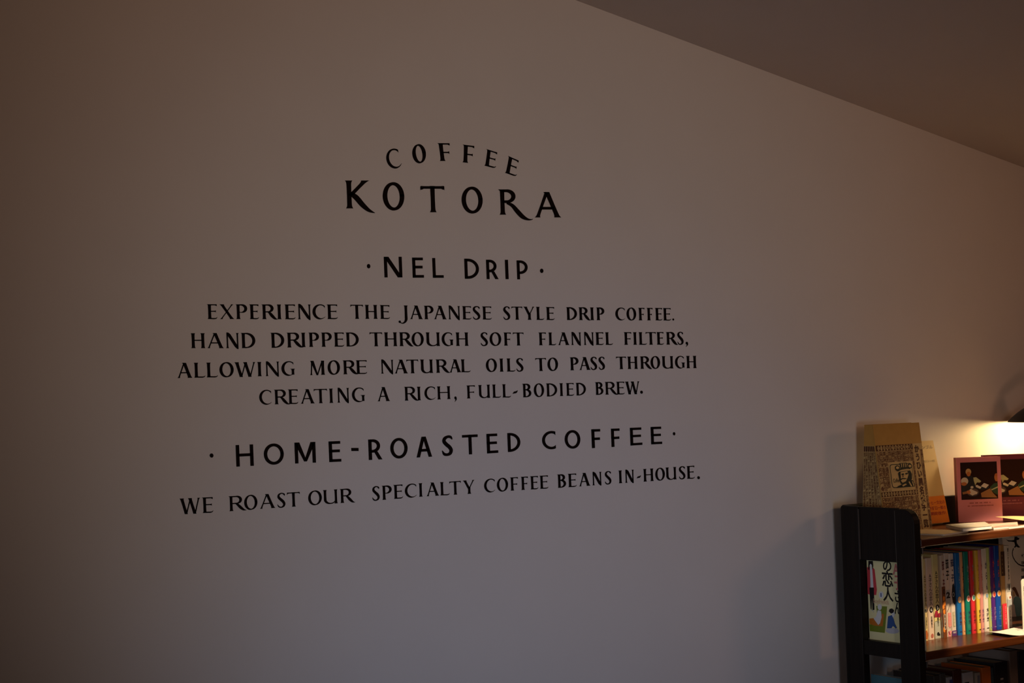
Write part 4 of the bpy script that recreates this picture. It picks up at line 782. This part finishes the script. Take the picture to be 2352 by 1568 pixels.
    # spine side, a wedge because the book stands slightly open
    b = MB(); q = [(fx, b0, ZT), (fx, f0+t+.0003, ZT), (fx, f1+t+.0003, z1), (fx, b1, z1)]
    b.prism(q, (t, 0, 0), kraft)
    Q = [Vector(p)-Vector((.0004, 0, 0)) for p in q]
    b.poly([(Q[0]*(1-s)+Q[1]*s)*(1-v)+(Q[3]*(1-s)+Q[2]*s)*v+Vector((.0002, 0, 0)) for s, v in ((0, .002), (1, .002), (1, .803), (0, .803))], kraft_pale)
    bl = lambda s, v: (Q[0]*(1-s)+Q[1]*s)*(1-v)+(Q[3]*(1-s)+Q[2]*s)*v
    def wq(body, s0, v0, s1, v1, m, bold=.028):
        vs, fs, _ = text_mesh('\n'.join(body), bold, .92); b.raw([bl(s0+x*(s1-s0), v0+y*(v1-v0)) for x, y in vs], fs, m)
    for k in range(6):
        wq(''.join(random.choice(cols) for _ in range(24)), .02+.163*k, .01, .02+.163*k+.12, .745, krafttext)
        b.poly([bl(.155+.163*k, .01), bl(.175+.163*k, .01), bl(.175+.163*k, .745), bl(.155+.163*k, .745)], kraftprint)
        b.poly([bl(.02+.163*k, .75), bl(.15+.163*k, .75), bl(.15+.163*k, .80), bl(.02+.163*k, .80)], kraftprint)
    link('spine', b, root)
    b = MB(); n = Vector((0, z1-ZT, b0-b1)).normalized()
    b.prism([(bx+t, b0-t, ZT), (bx+W_, b0-t, ZT), (bx+W_, b1-t, z1), (bx+t, b1-t, z1)], (0, t*.9, 0), kraft); link('back_cover', b, root)
    b = MB(); pr = [(f0+t+.0035, ZT+.001), (b0-t-.0006, ZT+.001), (b1-t-.0006, z1-.003), (f1+t+.0035, z1-.003)]
    b.prism([(fx+t+.0006, y, z) for y, z in pr], (W_-.006, 0, 0), pages); link('page_block', b, root)
brown_book()

def leaning_book():
    lean = .2068; c, s = math.cos(math.atan(lean)), math.sin(math.atan(lean)); t = .022; wd = .113; H = .1965
    ox = 2.9535; yb = 2.6165
    root = thing('paperback_book', 'cream book with an orange band leaning back on the wall behind the brown book', 'book', (ox+wd/2, yb, ZT))
    o = Vector((ox, yb, ZT+.0002)); v = Vector((0, s, c)); n = Vector((0, -c, s)); fr = Frame(o+n*t, (1, 0, 0), v)
    cov = mat('cover_buff', (.60, .42, .15), .45, .35); band = mat('band_orange', (.70, .20, .004), .4, .4)
    b = MB(); k = .0011
    b.prism([fr(0, 0), fr(wd, 0), fr(wd, H), fr(0, H)], -fr.n*k, cov); b.prism([fr(0, 0, -t+k), fr(wd, 0, -t+k), fr(wd, H, -t+k), fr(0, H, -t+k)], -fr.n*k, cov)
    b.prism([fr(0, 0, -k), fr(k, 0, -k), fr(k, H, -k), fr(0, H, -k)], -fr.n*(t-2*k), cov)
    write(b, fr, 'ランブル', wd*.49, H*.900, wd*.95, H*.945, flat('print_ochre2', (.22, .13, .04)), .0004, .0)
    write(b, fr, '関口一郎', wd*.56, H*.735, wd*.93, H*.765, flat('print_ochre3', (.34, .23, .08)), .0004, 0)
    link('cover', b, root)
    b = MB(); b.prism([fr(-.0003, .0004, .0001), fr(wd+.0003, .0004, .0001), fr(wd+.0003, H*.325, .0001), fr(-.0003, H*.325, .0001)], fr.n*.0004, band)
    f2 = Frame(fr(0, 0, .0005), (1, 0, 0), v); rd = flat('print_deepred', (.30, .012, .008))
    for j, sx in enumerate(('コーヒー文化の', '生き証口一郎の', '画期的佳作!')): write(b, f2, sx, wd*.37, H*(.225-.065*j), wd*(.97 if j < 2 else .94), H*(.27-.065*j), rd, .0003, .02)
    link('band', b, root)['label'] = 'orange paper band'
    b = MB(); b.prism([fr(k+.0003, .001, -k-.0002), fr(wd-.001, .001, -k-.0002), fr(wd-.001, H-.002, -k-.0002), fr(k+.0003, H-.002, -k-.0002)], -fr.n*(t-2*k-.0004), pages); link('page_block', b, root)
leaning_book()

def art_book(label, o, u, wd, H, t, body, text_col, frame_m, shift=0):
    root = thing('art_book', label, 'book', (o[0], o[1], ZT), 'two copies of a square book with a painted cover')
    fr = Frame((o[0], o[1], ZT), u, (0, 0, 1)); k = .0016; b = MB()
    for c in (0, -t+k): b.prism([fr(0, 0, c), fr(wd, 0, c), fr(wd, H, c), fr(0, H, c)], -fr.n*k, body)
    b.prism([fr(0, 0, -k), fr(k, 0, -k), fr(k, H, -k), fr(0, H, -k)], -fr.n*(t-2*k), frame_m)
    a0, a1, c0, c1 = wd*.087, wd*.915, H*.345, H*.924
    shape(b, fr, [(a0, c0), (a1, c0), (a1, c1), (a0, c1)], flat('art_umber', (.022, .006, .002), .5, .12), .0003)
    def q(x, y):
        x += shift; return (a0+(a1-a0)*min(1, max(0, (x-200)/622)), c1-(c1-c0)*min(1, max(0, (y-288)/600)))
    def pl(pts, m, off):
        Q = [q(*p) for p in pts]
        if max(p[0] for p in Q)-min(p[0] for p in Q) > .0008: shape(b, fr, Q, m, off)
    def ell(cx, cy, rx, ry, m, off): pl([(cx+rx*math.cos(2*math.pi*j/18), cy+ry*math.sin(2*math.pi*j/18)) for j in range(18)], m, off)
    blond = flat('paint_straw', (.50, .33, .13)); flesh = flat('paint_flesh', (.45, .15, .03)); cap = flat('paint_linen', (.56, .50, .38)); blk = flat('paint_black', (.010, .008, .007)); tan = flat('paint_tan', (.30, .13, .03)); grn = flat('paint_green', (.025, .06, .02)); cuff = flat('paint_sage', (.42, .42, .20))
    pl([(205, 640), (250, 560), (300, 505), (380, 500), (430, 560), (440, 700), (400, 780), (205, 780)], blk, .0005)
    ell(333, 440, 48, 52, blond, .0006); ell(335, 475, 34, 38, flesh, .0007)
    ell(262, 588, 62, 60, cap, .0008); ell(250, 632, 48, 30, flesh, .0009)
    pl([(412, 535), (460, 530), (545, 598), (520, 620), (470, 615), (440, 660), (418, 590)], cuff, .0007)
    ell(395, 775, 108, 66, blk, .0008); ell(392, 770, 100, 58, flat('paint_dish', (.10, .055, .035)), .0009)
    pl([(335, 735), (362, 712), (400, 738), (430, 752), (474, 772), (462, 800), (428, 806), (384, 824), (330, 790)], cap, .0011); ell(382, 690, 26, 20, cap, .0011); pl([(290, 745), (340, 735), (360, 775), (325, 800), (295, 780)], flesh, .0012)
    pl([(215, 765), (290, 750), (300, 790), (220, 800)], tan, .0010)
    ell(560, 700, 122, 36, blk, .0006); pl([(442, 664), (470, 655), (545, 695), (520, 720), (450, 690)], cap, .0009); pl([(532, 680), (590, 628), (672, 662), (618, 714)], cap, .0010)
    pl([(530, 790), (690, 718), (740, 800), (810, 872), (700, 866), (540, 858)], tan, .0007)
    pl([(690, 700), (760, 640), (822, 632), (822, 830), (760, 800), (710, 745)], grn, .0008); pl([(690, 690), (712, 735), (822, 690), (822, 712), (715, 752)], cuff, .0010)
    ell(805, 545, 36, 66, flesh, .0009); ell(808, 505, 32, 24, flat('paint_rust', (.40, .11, .02)), .0010)
    for j, (xa, xb, yy) in enumerate(((335, 695, 945), (300, 740, 992))):
        n = 15+5*j; random.seed(5+j)
        for i in range(n):
            if random.random() < .14: continue
            x = xa+(xb-xa)*i/n; w2 = (xb-xa)/n*.72; hh = random.uniform(12, 20)
            ua, va = a0+(a1-a0)*(x-200)/622, c1-(c1-c0)*(yy+hh/2-288)/600; ub, vb = a0+(a1-a0)*(x+w2-200)/622, c1-(c1-c0)*(yy-hh/2-288)/600
            shape(b, fr, [(ua, va), (ub, va), (ub, vb), (ua, vb)], text_col, .0003)
    link('cover', b, root)
    b = MB(); b.prism([fr(k+.0002, .001, -k-.0002), fr(wd-.001, .001, -k-.0002), fr(wd-.001, H-.0025, -k-.0002), fr(k+.0002, H-.0025, -k-.0002)], -fr.n*(t-2*k-.0004), pages); link('page_block', b, root)
PU = (.8775, -.4795, 0)
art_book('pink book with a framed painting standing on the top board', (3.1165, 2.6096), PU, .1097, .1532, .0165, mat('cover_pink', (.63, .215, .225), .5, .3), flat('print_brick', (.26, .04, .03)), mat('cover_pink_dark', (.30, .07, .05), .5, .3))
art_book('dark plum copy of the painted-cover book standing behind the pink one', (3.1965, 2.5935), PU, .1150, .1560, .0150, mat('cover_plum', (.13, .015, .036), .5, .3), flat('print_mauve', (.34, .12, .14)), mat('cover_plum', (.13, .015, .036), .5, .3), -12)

# ------------------------------------------------------------------ desk lamp on the top board
def warm_bulb(name, strength, col=(1.0, .66, .29)): return mat(name, (1, .9, .7), .5, .2, emit=col, estr=strength)
def shade_shell(b, T, prof, thick, m_out, m_in):
    b.lathe(prof, m_out, T, 56); b.lathe([(max(.001, r_-thick), z-thick*.4) for r_, z in prof], m_in, T, 56)
    b.lathe([(prof[0][0], prof[0][1]), (prof[0][0]-thick, prof[0][1]-thick*.4)], m_out, T, 56)
def desk_lamp():
    cx, cy, cz = 3.3800, 2.5360, -.0873
    ez = Vector((0, 0, 1)); ex = Vector((1, 0, 0)); ey = ez.cross(ex)
    T = lambda p: Vector((cx, cy, cz))+ex*p.x+ey*p.y+ez*p.z
    root = thing('desk_lamp', 'black domed desk lamp lighting the wall above the pink books at the right edge', 'lamp', (3.55, 2.50, ZT))
    b = MB(); prof = [(.1000, 0), (.0985, .0024), (.089, .0116), (.076, .0226), (.062, .0320), (.049, .0400), (.037, .0455), (.027, .0530), (.0235, .0640), (.0225, .0780), (.006, .0800)]
    shade_shell(b, T, prof, .0011, dullblack, shadewhite); link('lamp_shade', b, root, True)
    b = MB(); b.lathe([(.001, .074), (.014, .0735), (.0145, .030), (.013, .026), (.001, .026)], dullblack, T, 20); link('socket', b, root, True)
    b = MB(); b.lathe([(.0005, .025), (.008, .022), (.0095, .016), (.0115, .008), (.0125, .000), (.0115, -.0065), (.008, -.0115), (.0005, -.0135)], warm_bulb('bulb_glow', 340), T, 20); link('bulb', b, root, True)
    b = MB(); b.tube([T(Vector((0, 0, .079))), T(Vector((.01, 0, .10))), (3.42, 2.530, .030), (3.47, 2.518, .055), (3.52, 2.505, .02), (3.546, 2.50, -.08), (3.55, 2.50, -.20), (3.55, 2.50, ZT+.017)], .0055, dullblack, 14); link('arm', b, root, True)
    b = MB(); T2 = lambda p: Vector((3.55, 2.50, ZT))+p
    b.lathe([(.001, .0005), (.058, .0005), (.060, .004), (.057, .012), (.040, .016), (.012, .019), (.001, .019)], dullblack, T2, 40); link('base', b, root, True)
desk_lamp()
